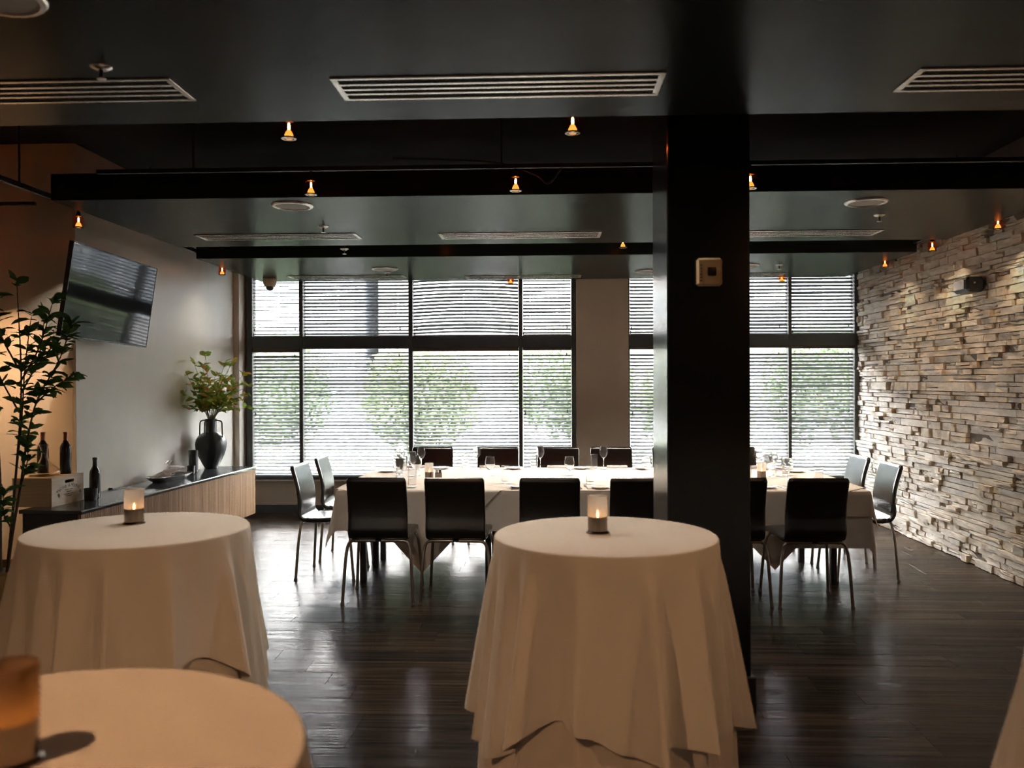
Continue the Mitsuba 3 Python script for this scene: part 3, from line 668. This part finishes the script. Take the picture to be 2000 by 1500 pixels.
# vase with branches
vx, vy, vz = -3.335, 8.24, .661
va = thing('branch_vase', 'black amphora vase holding leafy branches at the far end of the sideboard', 'vase')
part(va, 'body', lathe([(0, 0), (.055, 0), (.062, .006), (.092, .065), (.125, .13), (.146, .195), (.151, .245), (.142, .29), (.118, .325), (.082, .35), (.058, .362), (.054, .38), (.054, .485), (.057, .492), (.051, .492), (.047, .38), (.05, .36), (0, .355)], 44, vx, vy, vz), 'm_ceramic', smooth=50)
for a in (-8, 172, 262):
    c, s = math.cos(math.radians(a)), math.sin(math.radians(a))
    hp = smoothpath([(vx + r * c, vy + r * s, vz + h) for r, h in ((.053, .478), (.085, .476), (.112, .466), (.119, .44), (.122, .36), (.124, .31))], 4)
    part(va, 'handle', tube(hp, .0062, 8), 'm_ceramic', smooth=True)
def leaf_mesh(fold=.22, curl=.25, wide=1.0):
    t = np.array([0, .22, .5, .78, 1.0]); w = wide * np.array([.0, .21, .29, .22, 0])
    ctr = np.stack([t * 0, t, -curl * t * t], 1)
    v = [ctr[0]]
    for k in (1, 2, 3): v += [ctr[k] + [-w[k], 0, fold * w[k]], ctr[k], ctr[k] + [w[k], 0, fold * w[k]]]
    v.append(ctr[4])
    f = [[0, 2, 1], [0, 3, 2]]
    for a in (1, 4): f += [[a, a + 1, a + 4], [a, a + 4, a + 3], [a + 1, a + 2, a + 5], [a + 1, a + 5, a + 4]]
    f += [[7, 8, 10], [8, 9, 10]]
    return np.array(v), np.array(f)
LEAVES = [leaf_mesh(.2, .15), leaf_mesh(.35, .35), leaf_mesh(.15, -.1)]
SLIM = [leaf_mesh(.2, .2, .72), leaf_mesh(.3, .45, .78), leaf_mesh(.15, 0, .7)]
def orient(p, d, twist, s):
    d = d / np.linalg.norm(d)
    ref = np.array([0, 0, 1.0]) if abs(d[2]) < .95 else np.array([1.0, 0, 0])
    x = np.cross(d, ref); x /= np.linalg.norm(x); z = np.cross(x, d)
    c, q = math.cos(twist), math.sin(twist)
    x, z = x * c + z * q, z * c - x * q
    m = np.eye(4); m[:3, 0], m[:3, 1], m[:3, 2], m[:3, 3] = x * s * 1.05, d * s, z * s, p
    return T(m)
def leaves(parent, spots, mats, size, g, limit, ok=lambda p: True, shapes=LEAVES):
    """Rosettes of leaves: each leaf is a part of its own, all sharing three leaf meshes; those past the limit become one part."""
    plys = {m: [mikit.ply(l, m, smooth=True) for l in shapes] for m in set(mats)}
    n, rest = 0, []
    for p, d, k in spots:
        d = np.asarray(d) / (np.linalg.norm(d) + 1e-9)
        for i in range(k):
            a = 2.4 * i + g.uniform(0, 1)
            side = np.array([math.cos(a), math.sin(a), 0]) + g.normal(0, .3, 3)
            dirn = .5 * d + side * .9 + [0, 0, .05]
            s = size * g.uniform(.6, 1.2)
            q = np.asarray(p) + d * g.uniform(-.35, .25) * size
            tip = q + dirn / np.linalg.norm(dirn) * s
            if not ok(q) or not ok(tip): continue
            m, h, tw = mats[int(g.integers(len(mats)))], int(g.integers(3)), orient(q, dirn, g.normal(0, .5), s)
            if n < limit: part(parent, 'leaf', plys[m][h], None, tw=tw)
            else: rest.append((m, xf(shapes[h], np.array(tw.matrix))))
            n += 1
    for m in sorted(set(mats)):
        ms = [x for q, x in rest if q == m]
        if ms: part(parent, 'small_leaves', cat(*ms), m, smooth=True, kind='stuff')
g = np.random.default_rng(31)
spots = []
okv = lambda p: p[0] > XL + .03
for k in range(30):
    a = 2.4 * k + g.uniform(-.3, .3); e = .15 + 1.15 * ((k + .5) / 30) ** .6
    tip = np.array([vx + .02 + .37 * math.cos(a) * math.sin(e * 1.5), vy - .06 + .36 * math.sin(a) * math.sin(e * 1.5), vz + .62 + .56 * math.cos(e * 1.25) * g.uniform(.75, 1.0)])
    tip[0] = max(tip[0], XL + .08)
    mid = np.array([vx, vy, vz + .60]) * .55 + tip * .45 + g.normal(0, .015, 3)
    mid[0] = max(mid[0], XL + .06)
    pth = smoothpath([(vx + g.uniform(-.02, .02), vy + g.uniform(-.02, .02), vz + .38), (vx + .3 * (mid[0] - vx), vy + .3 * (mid[1] - vy), vz + .53), mid, tip], 5)
    part(va, 'branch', tube(pth, np.linspace(.0042, .0016, len(pth)), 5), 'm_twig', smooth=True)
    for f in (1.0, .86, .72, .58):
        i = int(f * (len(pth) - 1)); spots.append((pth[i], pth[i] - pth[i - 1], 6))
leaves(va, spots, ['m_leaf_green', 'm_leaf_green', 'm_leaf_olive', 'm_leaf_olive', 'm_leaf_gold'], .074, g, 300, okv)

# tall plant in a gold pot, at the left edge
px_, py_ = -3.13, 4.60
pt = thing('potted_tree', 'tall leafy green tree in a gold pot at the left edge', 'plant')
part(pt, 'pot', lathe([(0, 0), (.15, 0), (.165, .01), (.20, .25), (.215, .46), (.222, .475), (.215, .480), (.205, .47), (.20, .44)], 40, px_, py_), 'm_gold', smooth=40)
part(pt, 'soil', lathe([(0, .445), (.12, .45), (.203, .44), (.203, .42), (0, .42)], 30, px_, py_), 'm_soil', smooth=True)
g = np.random.default_rng(8)
BR = [[(-3.03, 4.6, .44), (-2.98, 4.6, .95), (-2.955, 4.62, 1.5), (-2.965, 4.6, 2.08)], [(-2.975, 4.6, 1.0), (-2.91, 4.55, 1.3), (-2.87, 4.52, 1.6), (-2.82, 4.5, 1.88)],
      [(-3.0, 4.55, .44), (-2.93, 4.5, .7), (-2.885, 4.5, .95), (-2.85, 4.5, 1.18), (-2.79, 4.5, 1.42), (-2.67, 4.5, 1.63), (-2.60, 4.5, 1.82)], [(-2.80, 4.5, 1.40), (-2.70, 4.48, 1.48), (-2.565, 4.45, 1.555)],
      [(-3.1, 4.65, .44), (-3.14, 4.7, 1.1), (-3.22, 4.72, 1.6), (-3.27, 4.7, 2.0)], [(-3.13, 4.68, 1.0), (-3.28, 4.6, 1.35), (-3.42, 4.55, 1.6)], [(-2.96, 4.6, 1.5), (-2.90, 4.7, 1.72), (-2.85, 4.75, 1.98)],
      [(-2.885, 4.5, .95), (-2.82, 4.45, 1.06), (-2.79, 4.42, 1.17)], [(-2.955, 4.6, 1.35), (-3.02, 4.5, 1.6), (-3.04, 4.45, 1.85)], [(-2.93, 4.5, .7), (-2.93, 4.42, .82), (-2.90, 4.38, .93)],
      [(-2.87, 4.52, 1.6), (-2.78, 4.6, 1.68), (-2.72, 4.64, 1.80)], [(-2.96, 4.6, 1.6), (-3.0, 4.5, 1.8), (-2.98, 4.4, 2.0)], [(-2.96, 4.62, 1.45), (-2.92, 4.72, 1.65), (-2.93, 4.8, 1.88)]]
spots = []
for b in BR:
    pth = smoothpath(b, 6)
    part(pt, 'branch', tube(pth, np.linspace(.009 if b[0][2] < .5 else .005, .002, len(pth)), 6), 'm_bark', smooth=True)
    L = len(pth)
    far = b[-1][0] < -3.1
    for i in [L - 1] + [i for i in range(int(L * .35) if b[0][2] > .5 else int(L * .5), L - 2, 4 if far else 2)]:
        spots.append((pth[i], pth[i] - pth[i - 1], 7 if i == L - 1 else 3 if far else 6))
leaves(pt, spots, ['m_leaf', 'm_leaf', 'm_leaf_b'], .088, g, 300, shapes=SLIM)

# ------------------------------------------------------------------ candle holders
flame_m = lathe([(0, 0), (.003, .002), (.0048, .008), (.004, .015), (.0018, .023), (0, .028)], 10)
def candle(x, y, z, label, frost='m_frost', metal='m_bronze', s=1.0, flame=1.0):
    c = thing('candle_holder', label, 'candle')
    tw = place(x, y, z, 0, s)
    part(c, 'cup', lathe([(0, 0), (.041, 0), (.042, .003), (.0375, .007), (.0355, .010), (.0355, .058), (.0345, .059), (.033, .058), (.033, .012), (0, .012)], 36), metal, smooth=35, tw=tw, label='metal base')
    part(c, 'shade', lathe([(.0342, .0585), (.0362, .060), (.0362, .132), (.0355, .1335), (.0345, .132)], 36), frost, smooth=60, tw=tw, label='frosted glass sleeve')
    part(c, 'wax', lathe([(0, .050), (.028, .050), (.0285, .046), (.0285, .013), (0, .013)], 20), 'm_wax', smooth=40, tw=tw)
    k = part(c, 'flame', flame_m, 'm_wax', smooth=True, tw=tw @ T().translate([0, 0, .0535]))
    scene[k]['emitter'] = {'type': 'area', 'radiance': rgb(*(FLAME * flame * np.array([1, .44, .11]))), 'sampling_weight': .4}

# ------------------------------------------------------------------ cocktail tables
def round_cloth(r, ztop, drop, nf, amp, seed, flare, n=260, m=26, off=0.0):
    g = np.random.default_rng(seed)
    th = np.linspace(0, 2 * np.pi, n, endpoint=False)
    ph = g.uniform(0, 6.28, 6)
    w = th + .07 * np.sin(2 * th + ph[0]) + .05 * np.sin(3 * th + ph[1])
    fold = np.sin(nf * w + ph[2]) * (.72 + .25 * np.sin(5 * th + ph[4])) + .28 * np.sin((2 * nf - 3) * w + ph[3])
    fold = np.where(fold > 0, np.maximum(fold, 0) ** 1.4, -.55 * np.abs(fold) ** .8)
    D = np.array([drop(t) for t in th])
    rows = []
    for f in (0.02, .35, .7, .9): rows.append(np.stack([f * r * np.cos(th), f * r * np.sin(th), np.full(n, ztop + .0008 * np.sin(th * 2 + ph[5]) * f)], 1))
    for a in (20, 50, 80):
        rr = r - .008 + .010 * math.sin(math.radians(a)) + off; zz = ztop - .010 * (1 - math.cos(math.radians(a)))
        rows.append(np.stack([rr * np.cos(th), rr * np.sin(th), np.full(n, zz)], 1))
    for k in range(1, m + 1):
        s = (k / m)
        L = s * D
        e = np.clip(L / .12, 0, 1)
        rad = r + .003 + off + flare * L ** 1.15 + (amp * (np.clip(L / .55, 0, 1.3) ** .75)) * fold * (.35 + .65 * e)
        rad = np.maximum(rad, r + .001 + off)
        rows.append(np.stack([rad * np.cos(th), rad * np.sin(th), ztop - .010 - L], 1))
    v, f = grid(np.array(rows), True)
    c = len(v)
    v = np.vstack([v, [[0, 0, ztop]]])
    i = np.arange(n)
    return v, np.vstack([f[:, ::-1], np.stack([np.full(n, c), i, (i + 1) % n], 1)])
def cocktail(x, y, drop, seed, lt, lc, lu, r=.384, h=.97, flare=.085):
    t = thing('cocktail_table', lt, 'table', 'high cocktail tables under white cloths')
    part(t, 'top', lathe([(0, h - .035), (r - .012, h - .035), (r - .008, h - .03), (r - .008, h - .010), (r - .014, h - .006), (0, h - .006)], 48, x, y), 'm_black', smooth=40)
    part(t, 'post', lathe([(.035, .03), (.035, h - .035)], 20, x, y), 'm_black', smooth=True)
    part(t, 'base', lathe([(0, 0), (.28, 0), (.28, .012), (.06, .035), (0, .035)], 32, x, y), 'm_black', smooth=40)
    k = solo('under_cloth', solid(round_cloth(r, h - .003, lambda a: h - .025, 16, .034, seed, .050, off=.003), .0012), 'm_cloth', lu, 'tablecloth', smooth=True, tw=place(x, y, 0))
    k = solo('tablecloth', solid(round_cloth(r, h, drop, 16, .066, seed, flare, off=.010), .0012), 'm_cloth_top', lc, 'tablecloth', smooth=True, tw=place(x, y, 0))
ang = lambda d: math.radians(d)
cocktail(.21, 3.01, lambda t: .61 + .055 * math.cos(2 * (t - ang(4))) + .05 * math.cos(4 * (t - ang(20))) + .02 * math.sin(7 * t), 3, 'high round cocktail table left of the black column, wholly under cloth', 'cream tablecloth draped over the round cocktail table by the column', 'long cream under cloth reaching the floor at the table by the column')
cocktail(-1.525, 3.09, lambda t: .49 + .085 * math.cos(2 * (t - ang(20))) + .05 * math.cos(4 * (t - ang(10))) + .02 * math.sin(7 * t + 2), 15, 'high round cocktail table in front of the sideboard, wholly under cloth', 'cream tablecloth draped over the round cocktail table before the sideboard', 'long cream under cloth at the table before the sideboard')
cocktail(-.768, 1.17, lambda t: .55 + .07 * math.cos(4 * t), 8, 'nearest cocktail table at the lower left corner', 'cream tablecloth lit orange on the nearest table at the lower left', 'long cream under cloth of the nearest table', r=.40)
cocktail(1.345, 1.60, lambda t: .60 + .08 * math.cos(4 * (t - .3)), 22, 'cocktail table at the lower right corner', 'pale tablecloth hanging at the lower right corner', 'long pale under cloth at the lower right corner', flare=.20)
candle(.185, 3.03, .97, 'lit candle in a frosted glass on the cocktail table by the column')
candle(-1.595, 3.19, .97, 'lit candle in a frosted glass on the cocktail table before the sideboard')
candle(-.772, 1.175, .97, 'blurred amber candle on the nearest table', 'm_frost_amber', 'm_bronze', 1.06, 1.6)

# ------------------------------------------------------------------ dining table
TX0, TX1, TY0, TY1, TZ = -1.55, 2.34, 6.20, 7.86, .710
SEC = [-.912, .370, 1.652]
for k, cx in enumerate(SEC):
    t = thing('dining_table', f'{ORD[k]} of the three joined dining tables from the left, under white cloths', 'table', 'three joined dining tables')
    part(t, 'top', box(cx - .636, cx + .636, TY0 + .006, TY1 - .006, TZ - .034, TZ - .006, .003), 'm_black')
    for sx in (-1, 1):
        for yy in (6.32, 6.79, 7.10):
            if yy == 6.79 and sx > 0: continue
            lx0 = cx + sx * .475
            part(t, 'leg', box(lx0 - .022, lx0 + .022, yy - .022, yy + .022, 0, TZ - .034, .003), 'm_black')

def ramp(a, b, t): return float(np.clip((t - a) / (b - a), 0, 1)) ** 2 * (3 - 2 * float(np.clip((t - a) / (b - a), 0, 1)))
def rect_cloth(x0, x1, y0, y1, zt, drop, seed, flare=.05, corner=.085, wave=.006, dz=0.0, sides=None):
    """A cloth over a rectangle; the corners hang down in points. drop(side) for the sides front, right, back, left."""
    g = np.random.default_rng(seed)
    r = .012
    D = lambda k, t: drop[k](t) if callable(drop[k]) else drop[k]
    pts, nor, dro, cf = [], [], [], []
    C = [(x0, y0), (x1, y0), (x1, y1), (x0, y1)]
    N = [(0, -1), (1, 0), (0, 1), (-1, 0)]
    for k in range(4):        # front, right, back, left
        a, b = np.array(C[k], float), np.array(C[(k + 1) % 4], float)
        L = np.linalg.norm(b - a); n = max(int(L / .02), 8)
        for t in np.linspace(0, 1, n):
            pts.append(a + (b - a) * t); nor.append(N[k]); dro.append(D(k, t)); cf.append(0)
        n2 = N[(k + 1) % 4]
        for ph in np.linspace(0, 90, 15)[1:-1]:
            c, s = math.cos(math.radians(ph)), math.sin(math.radians(ph))
            pts.append(b); nor.append((N[k][0] * c + n2[0] * s, N[k][1] * c + n2[1] * s))
            dro.append(min(D(k, 1) / max(c, 1e-6), D((k + 1) % 4, 0) / max(s, 1e-6))); cf.append(math.sin(math.radians(2 * ph)))
    pts, nor, dro, cf = map(np.array, (pts, nor, dro, cf))
    m = len(pts)
    s = np.cumsum(np.r_[0, np.linalg.norm(np.diff(pts, axis=0), axis=1)])
    wv = np.sin(s * 11 + g.uniform(0, 6)) * .6 + np.sin(s * 23 + g.uniform(0, 6)) * .4
    ctr = np.array([(x0 + x1) / 2, (y0 + y1) / 2])
    rows = [np.c_[ctr + (pts - ctr) * .5, np.full(m, zt)], np.c_[pts - nor * .004, np.full(m, zt)], np.c_[pts + nor * (r * .7), np.full(m, zt - r * .3)]]
    for t in np.linspace(0, 1, 14)[1:]:
        L = t * dro
        o = r + flare * L + corner * cf * np.minimum(L / .35, 1.1) ** 1.2 + wave * wv * np.minimum(L / .2, 1.2)
        rows.append(np.c_[pts + nor * o[:, None], zt - r - L])
    v, f = grid(np.array(rows), True)
    c = len(v); v = np.vstack([v, [[*ctr, zt]]]); i = np.arange(m)
    return v, np.vstack([f[:, ::-1], np.stack([np.full(m, c), i, (i + 1) % m], 1)])
solo('under_cloth', solid(rect_cloth(1.0215, TX1 - .004, TY0 + .006, TY1 - .006, TZ - .0025, (.40, lambda t: .20 + .20 * ramp(.13, .06, t), .19, .02), 4, .03, .03, .002), .001), 'm_cloth_sheer', 'longer pale cloth showing under the right end of the dining table', 'tablecloth', smooth=True)
solo('tablecloth', solid(rect_cloth(TX0 - .004, TX1 + .008, TY0 - .007, TY1 + .004, TZ, (lambda t: .285 - .115 * ramp(.855, .875, t), .17, .20, lambda t: .20 + .085 * ramp(.90, .97, t)), 9, .045, .06, .003), .001), 'm_cloth', 'long white tablecloth with hanging corners over the joined dining tables', 'tablecloth', smooth=True)
def diamond(cx, front, rear, zt, seed, ends):
    cy = (TY0 + TY1) / 2; hd = (TY1 - TY0) / 2 + .034
    R, sh = hd + (front + rear) / 2, (front - rear) / 2
    rows = []
    for v in np.linspace(-1, 1, 121):
        y = v * R - sh; hw = (1 - abs(v)) * R * .95 + 1e-3
        row = []
        for u in np.linspace(-1, 1, 161):
            x = u * hw; X, Y, Z = cx + x, cy + y, zt
            ey = abs(y) - hd
            if ey > 0: Y = cy + math.copysign(hd + .004 + .055 * ey + .008 * math.sin(14 * x + seed) * min(ey / .3, 1), y); Z = zt - ey
            for sgn, lim in ((-1, TX0 - .034), (1, TX1 + .036)):
                e = sgn * (X - lim)
                if ends == sgn and e > 0: e = min(e, .19); X = lim + sgn * (.004 + .05 * e); Z = zt - e
            row.append((X, Y, Z))
        rows.append(row)
    return grid(np.array(rows))
for k, cx in enumerate(SEC):
    solo('tablecloth', solid(diamond(cx, (.60, .55, .57)[k], .18, TZ + .0025 + .0015 * k, k + 2, (-1, 0, 1)[k]), .001), 'm_cloth', f'white overlay cloth set diagonally, {ORD[k]} from the left on the dining table', 'tablecloth', 'diagonal overlay cloths on the dining table', smooth=True)
ZP = TZ + .0065        # what stands on the cloths

# ------------------------------------------------------------------ dining chairs
def shell(path, w, th, taper=1.0, n=13):
    p = smoothpath(path, n)
    t = np.gradient(p, axis=0); t /= np.linalg.norm(t, axis=1, keepdims=True)
    nrm = np.stack([-t[:, 1], t[:, 0]], 1)
    rows = []
    L = len(p)
    cs = []
    hw = w / 2
    for a in np.linspace(0, 2 * np.pi, 28, endpoint=False):
        c, s = math.cos(a), math.sin(a)
        cs.append((hw * math.copysign(abs(c) ** .16, c), th / 2 * math.copysign(abs(s) ** .55, s)))
    for k in range(L):
        f = k / (L - 1)
        e = min(f, 1 - f) * (L - 1)
        q = 1 - .55 * max(0, 1 - e / 1.3) ** 2
        ww = 1 + (taper - 1) * f
        rr = 1 - .05 * max(0, 1 - e / 2.2) ** 2
        rows.append([(x * ww * rr, p[k, 0] + y * q * nrm[k, 0], p[k, 1] + y * q * nrm[k, 1]) for x, y in cs])
    P = np.array(rows)
    v, f = grid(P, True)
    m = P.shape[1]; i = np.arange(m); j = (i + 1) % m
    c0, c1 = len(v), len(v) + 1
    v = np.vstack([v, P[0].mean(0), P[-1].mean(0)])
    return v, np.vstack([f, np.stack([np.full(m, c0), j, i], 1), np.stack([np.full(m, c1), (L - 1) * m + i, (L - 1) * m + j], 1)])
SEAT = mikit.ply(shell([(.235, .452), (.20, .462), (.05, .455), (-.10, .447), (-.150, .452)], .425, .040, .97), 'm_leather', smooth=50)
BACK = mikit.ply(shell([(-.140, .445), (-.182, .462), (-.205, .51), (-.200, .60), (-.218, .72), (-.262, .868)], .412, .036, .985), 'm_leather', smooth=50)
def legpts(sx, sy):
    y1 = -.185 if sy < 0 else .19
    y0 = -.215 if sy < 0 else .235
    return smoothpath([(sx * .243, y0, .006), (sx * .226, (y0 * .4 + y1 * .6), .28), (sx * .213, y1, .385), (sx * .190, y1, .424), (sx * .150, y1, .431), (sx * .02, y1, .431)], 5)
LEG = {(sx, sy): mikit.ply(tube(legpts(sx, sy), .0105, 10), 'm_chrome', smooth=50) for sx in (-1, 1) for sy in (-1, 1)}
GL = {k: mikit.ply(lathe([(0, 0), (.013, 0), (.014, .004), (.012, .016), (0, .017)], 12, k[0] * .243, -.215 if k[1] < 0 else .235), 'm_steel', smooth=40) for k in LEG}
BRK = mikit.ply(cat(box(-.14, .14, -.19, -.15, .424, .436, .002), box(-.15, .15, .15, .20, .428, .436, .002)), 'm_black')
def chair(x, y, rz, label, group):
    c = thing('dining_chair', label, 'chair', group)
    tw = place(x, y, 0, rz)
    part(c, 'seat', SEAT, None, tw=tw); part(c, 'backrest', BACK, None, tw=tw); part(c, 'seat_bracket', BRK, None, tw=tw)
    for k in LEG:
        l = part(c, 'leg', LEG[k], None, tw=tw)
        part(l, 'glide', GL[k], None, tw=tw)
for k, (x, y, rz) in enumerate([(-1.145, 5.875, 0), (-.61, 5.875, -1.5), (.02, 5.86, 1), (.635, 5.88, -1), (1.255, 5.88, 2), (1.785, 5.865, 2.0)]):
    chair(x, y, rz, f'black leather dining chair on the near side of the table, {ORD[k]} from the left', 'chairs on the near side of the dining table')
for k, (x, y, rz) in enumerate([(-1.115, 8.02, 181), (-.475, 8.02, 179), (.120, 8.02, 180), (.640, 8.02, 180), (1.24, 8.02, 180), (1.84, 8.02, 181)]):
    chair(x, y, rz, f'black leather dining chair on the window side of the table, {ORD[k]} from the left', 'chairs on the window side of the dining table')
for x, y, rz, lab in [(-1.70, 6.595, -91, 'black leather chair at the left end of the table, nearer the camera'), (-1.70, 7.25, -88, 'black leather chair at the left end of the table, nearer the window'),
                      (2.43, 6.655, 89, 'black leather chair at the stone wall end of the table, nearer the camera'), (2.43, 7.30, 91, 'black leather chair at the stone wall end of the table, nearer the window')]:
    chair(x, y, rz, lab, 'chairs at the ends of the dining table')

# ------------------------------------------------------------------ place settings
TALL = mikit.ply(lathe([(0, 0), (.034, .0005), (.035, .002), (.010, .005), (.0042, .012), (.0036, .085), (.006, .098), (.022, .110), (.034, .135), (.0365, .155), (.033, .185), (.0285, .208), (.0279, .2085), (.0275, .208),
                        (.0318, .185), (.0352, .155), (.0327, .135), (.021, .1115), (.004, .102), (0, .101)], 26), 'm_crystal', smooth=60)
SHORT = mikit.ply(lathe([(0, 0), (.033, .0005), (.034, .002), (.010, .005), (.0045, .010), (.0042, .038), (.008, .047), (.028, .058), (.041, .082), (.0435, .105), (.040, .135), (.0355, .160), (.0349, .1604), (.0345, .160),
                         (.0388, .135), (.0422, .105), (.0397, .083), (.027, .060), (.004, .052), (0, .051)], 26), 'm_crystal', smooth=60)
TUMB = mikit.ply(lathe([(0, 0), (.028, 0), (.030, .003), (.0325, .138), (.0318, .1388), (.0310, .138), (.0288, .018), (.026, .014), (0, .013)], 26), 'm_crystal', smooth=40)
PLATE = mikit.ply(lathe([(0, .002), (.045, .002), (.05, .0), (.055, .002), (.082, .013), (.083, .0145), (.080, .0150), (.055, .006), (.045, .0048), (0, .0045)], 32), 'm_plate', smooth=40)
a_ = np.linspace(0, 2 * np.pi, 16, endpoint=False)
_pr = np.array([[(t * .095, (.024 - .004 * abs(t)) * math.cos(b) * (1 - .9 * (abs(t) > .97)), .017 + .014 * math.sin(b) * (1 - .9 * (abs(t) > .97))) for b in a_] for t in (-1, -.96, -.7, -.3, .2, .7, .96, 1)])
NAPK = mikit.ply(grid(_pr, True), 'm_napkin', smooth=45)
KNIFE = mikit.ply(cat(box(-.008, .008, -.10, .005, .0005, .003, .001), box(-.005, .005, .005, .105, .0005, .007, .002)), 'm_steel')
FORK = mikit.ply(cat(box(-.004, .004, -.095, .035, .0005, .004, .001), box(-.010, .010, .035, .055, .0005, .003, .001), *[box(s - .0018, s + .0018, .055, .10, .0005, .003) for s in (-.008, -.0027, .0027, .008)]), 'm_steel')
_shared = {}
def setit(name, ply, x, y, label, c, group, rz=0): solo(name, ply, None, label, c, group, tw=place(x * 1.045, y * 1.045, ZP, rz))
near_x, far_x = [-1.145, -.61, .02, .635, 1.255, 1.785], [-1.115, -.475, .120, .640, 1.24, 1.84]
seat_n = lambda k: f'{ORD[k]} near-side chair from the left'
seat_f = lambda k: f'{ORD[k]} window-side chair from the left'
for k, x in enumerate(far_x):
    setit('tall_wine_glass', TALL, x + (-.16 if k == 0 else -.13 if k == 1 else -.17 if k == 2 else -.14), 7.32, f'tall stemmed wine glass before the {seat_f(k)}', 'wine glass', 'tall wine glasses')
    setit('water_glass', TUMB, x - .225 + (.04 if k == 0 else 0), 7.27, f'clear water tumbler before the {seat_f(k)}', 'glass', 'water tumblers')
    pk = x - .02
    setit('bread_plate', PLATE, x + .19, 7.35, f'white bread plate before the {seat_f(k)}', 'plate', 'bread plates')
    setit('rolled_napkin', NAPK, pk, 7.36, f'rolled white napkin before the {seat_f(k)}', 'napkin', 'rolled napkins', 4 * (k % 2) - 2)
    setit('fork', FORK, x + .10, 7.33, f'silver fork before the {seat_f(k)}', 'fork', 'forks', 180)
for k, x in enumerate(near_x):
    setit('short_wine_glass', SHORT, (-1.06, -.456, .19, .814, 1.40, 1.78)[k], 6.83, f'round-bowled wine glass across from the {seat_n(k)}', 'wine glass', 'round wine glasses')
    setit('water_glass', TUMB, (-.976, -.306, .33, .93, 1.50, 2.02)[k], (6.09, 6.31, 6.3, 6.3, 6.32, 6.3)[k], f'clear water tumbler before the {seat_n(k)}', 'glass', 'water tumblers')
    setit('bread_plate', PLATE, (-1.37, -.52, -.19, .389, 1.56, 2.03)[k], (6.14, 6.02, 6.05, 6.02, 6.04, 6.08)[k], f'white bread plate before the {seat_n(k)}', 'plate', 'bread plates')
    setit('knife', KNIFE, (-.86, -.25, .24, .51, 1.68, 1.98)[k], 6.06, f'silver knife before the {seat_n(k)}', 'knife', 'knives', 6)
    setit('fork', FORK, (-.84, -.22, .27, .54, 1.71, 1.95)[k] + .02, 6.06, f'silver fork before the {seat_n(k)}', 'fork', 'forks', 4)
for i, (x, sx, wh) in enumerate([(-1.30, 1, 'left'), (2.03, -1, 'right')]):
    for j, y in enumerate((6.62, 7.22)):
        nm = ('near', 'far')[j]
        setit('tall_wine_glass', TALL, x + .22 * sx, y + (.02 if j else .14), f'tall stemmed wine glass at the {nm} seat of the {wh} table end', 'wine glass', 'tall wine glasses')
        setit('short_wine_glass', SHORT, x + .13 * sx, y + .06, f'round-bowled wine glass at the {nm} seat of the {wh} table end', 'wine glass', 'round wine glasses')
        setit('water_glass', TUMB, x + .10 * sx, y - .17 if j else y + .22, f'clear water tumbler at the {nm} seat of the {wh} table end', 'glass', 'water tumblers')
        setit('bread_plate', PLATE, x - .05 * sx, y - .12, f'white bread plate at the {nm} seat of the {wh} table end', 'plate', 'bread plates')
candle(-.96, 6.87, ZP, 'candle in a frosted glass left of centre on the dining table', s=.98, flame=.4)
candle(1.766, 6.96, ZP, 'candle in a frosted glass on the dining table right of the column', s=.98, flame=.8)
def mill(x, y, label):
    m = thing('spice_box', label, 'salt and pepper set', 'salt and pepper sets')
    tw = place(x, y, ZP, 8)
    part(m, 'caddy', box(-.028, .028, -.028, .028, 0, .062, .004), 'm_bronze', tw=tw)
    for s in (-1, 1): part(m, 'shaker', lathe([(0, 0), (.011, 0), (.011, .078), (.008, .086), (0, .088)], 14, s * .013, 0), 'm_white_metal' if s < 0 else 'm_bronze', smooth=40, tw=tw)
mill(-.873, 6.79, 'small bronze salt and pepper set beside the left dining candle')
mill(1.672, 7.085, 'small bronze salt and pepper set beside the right dining candle')
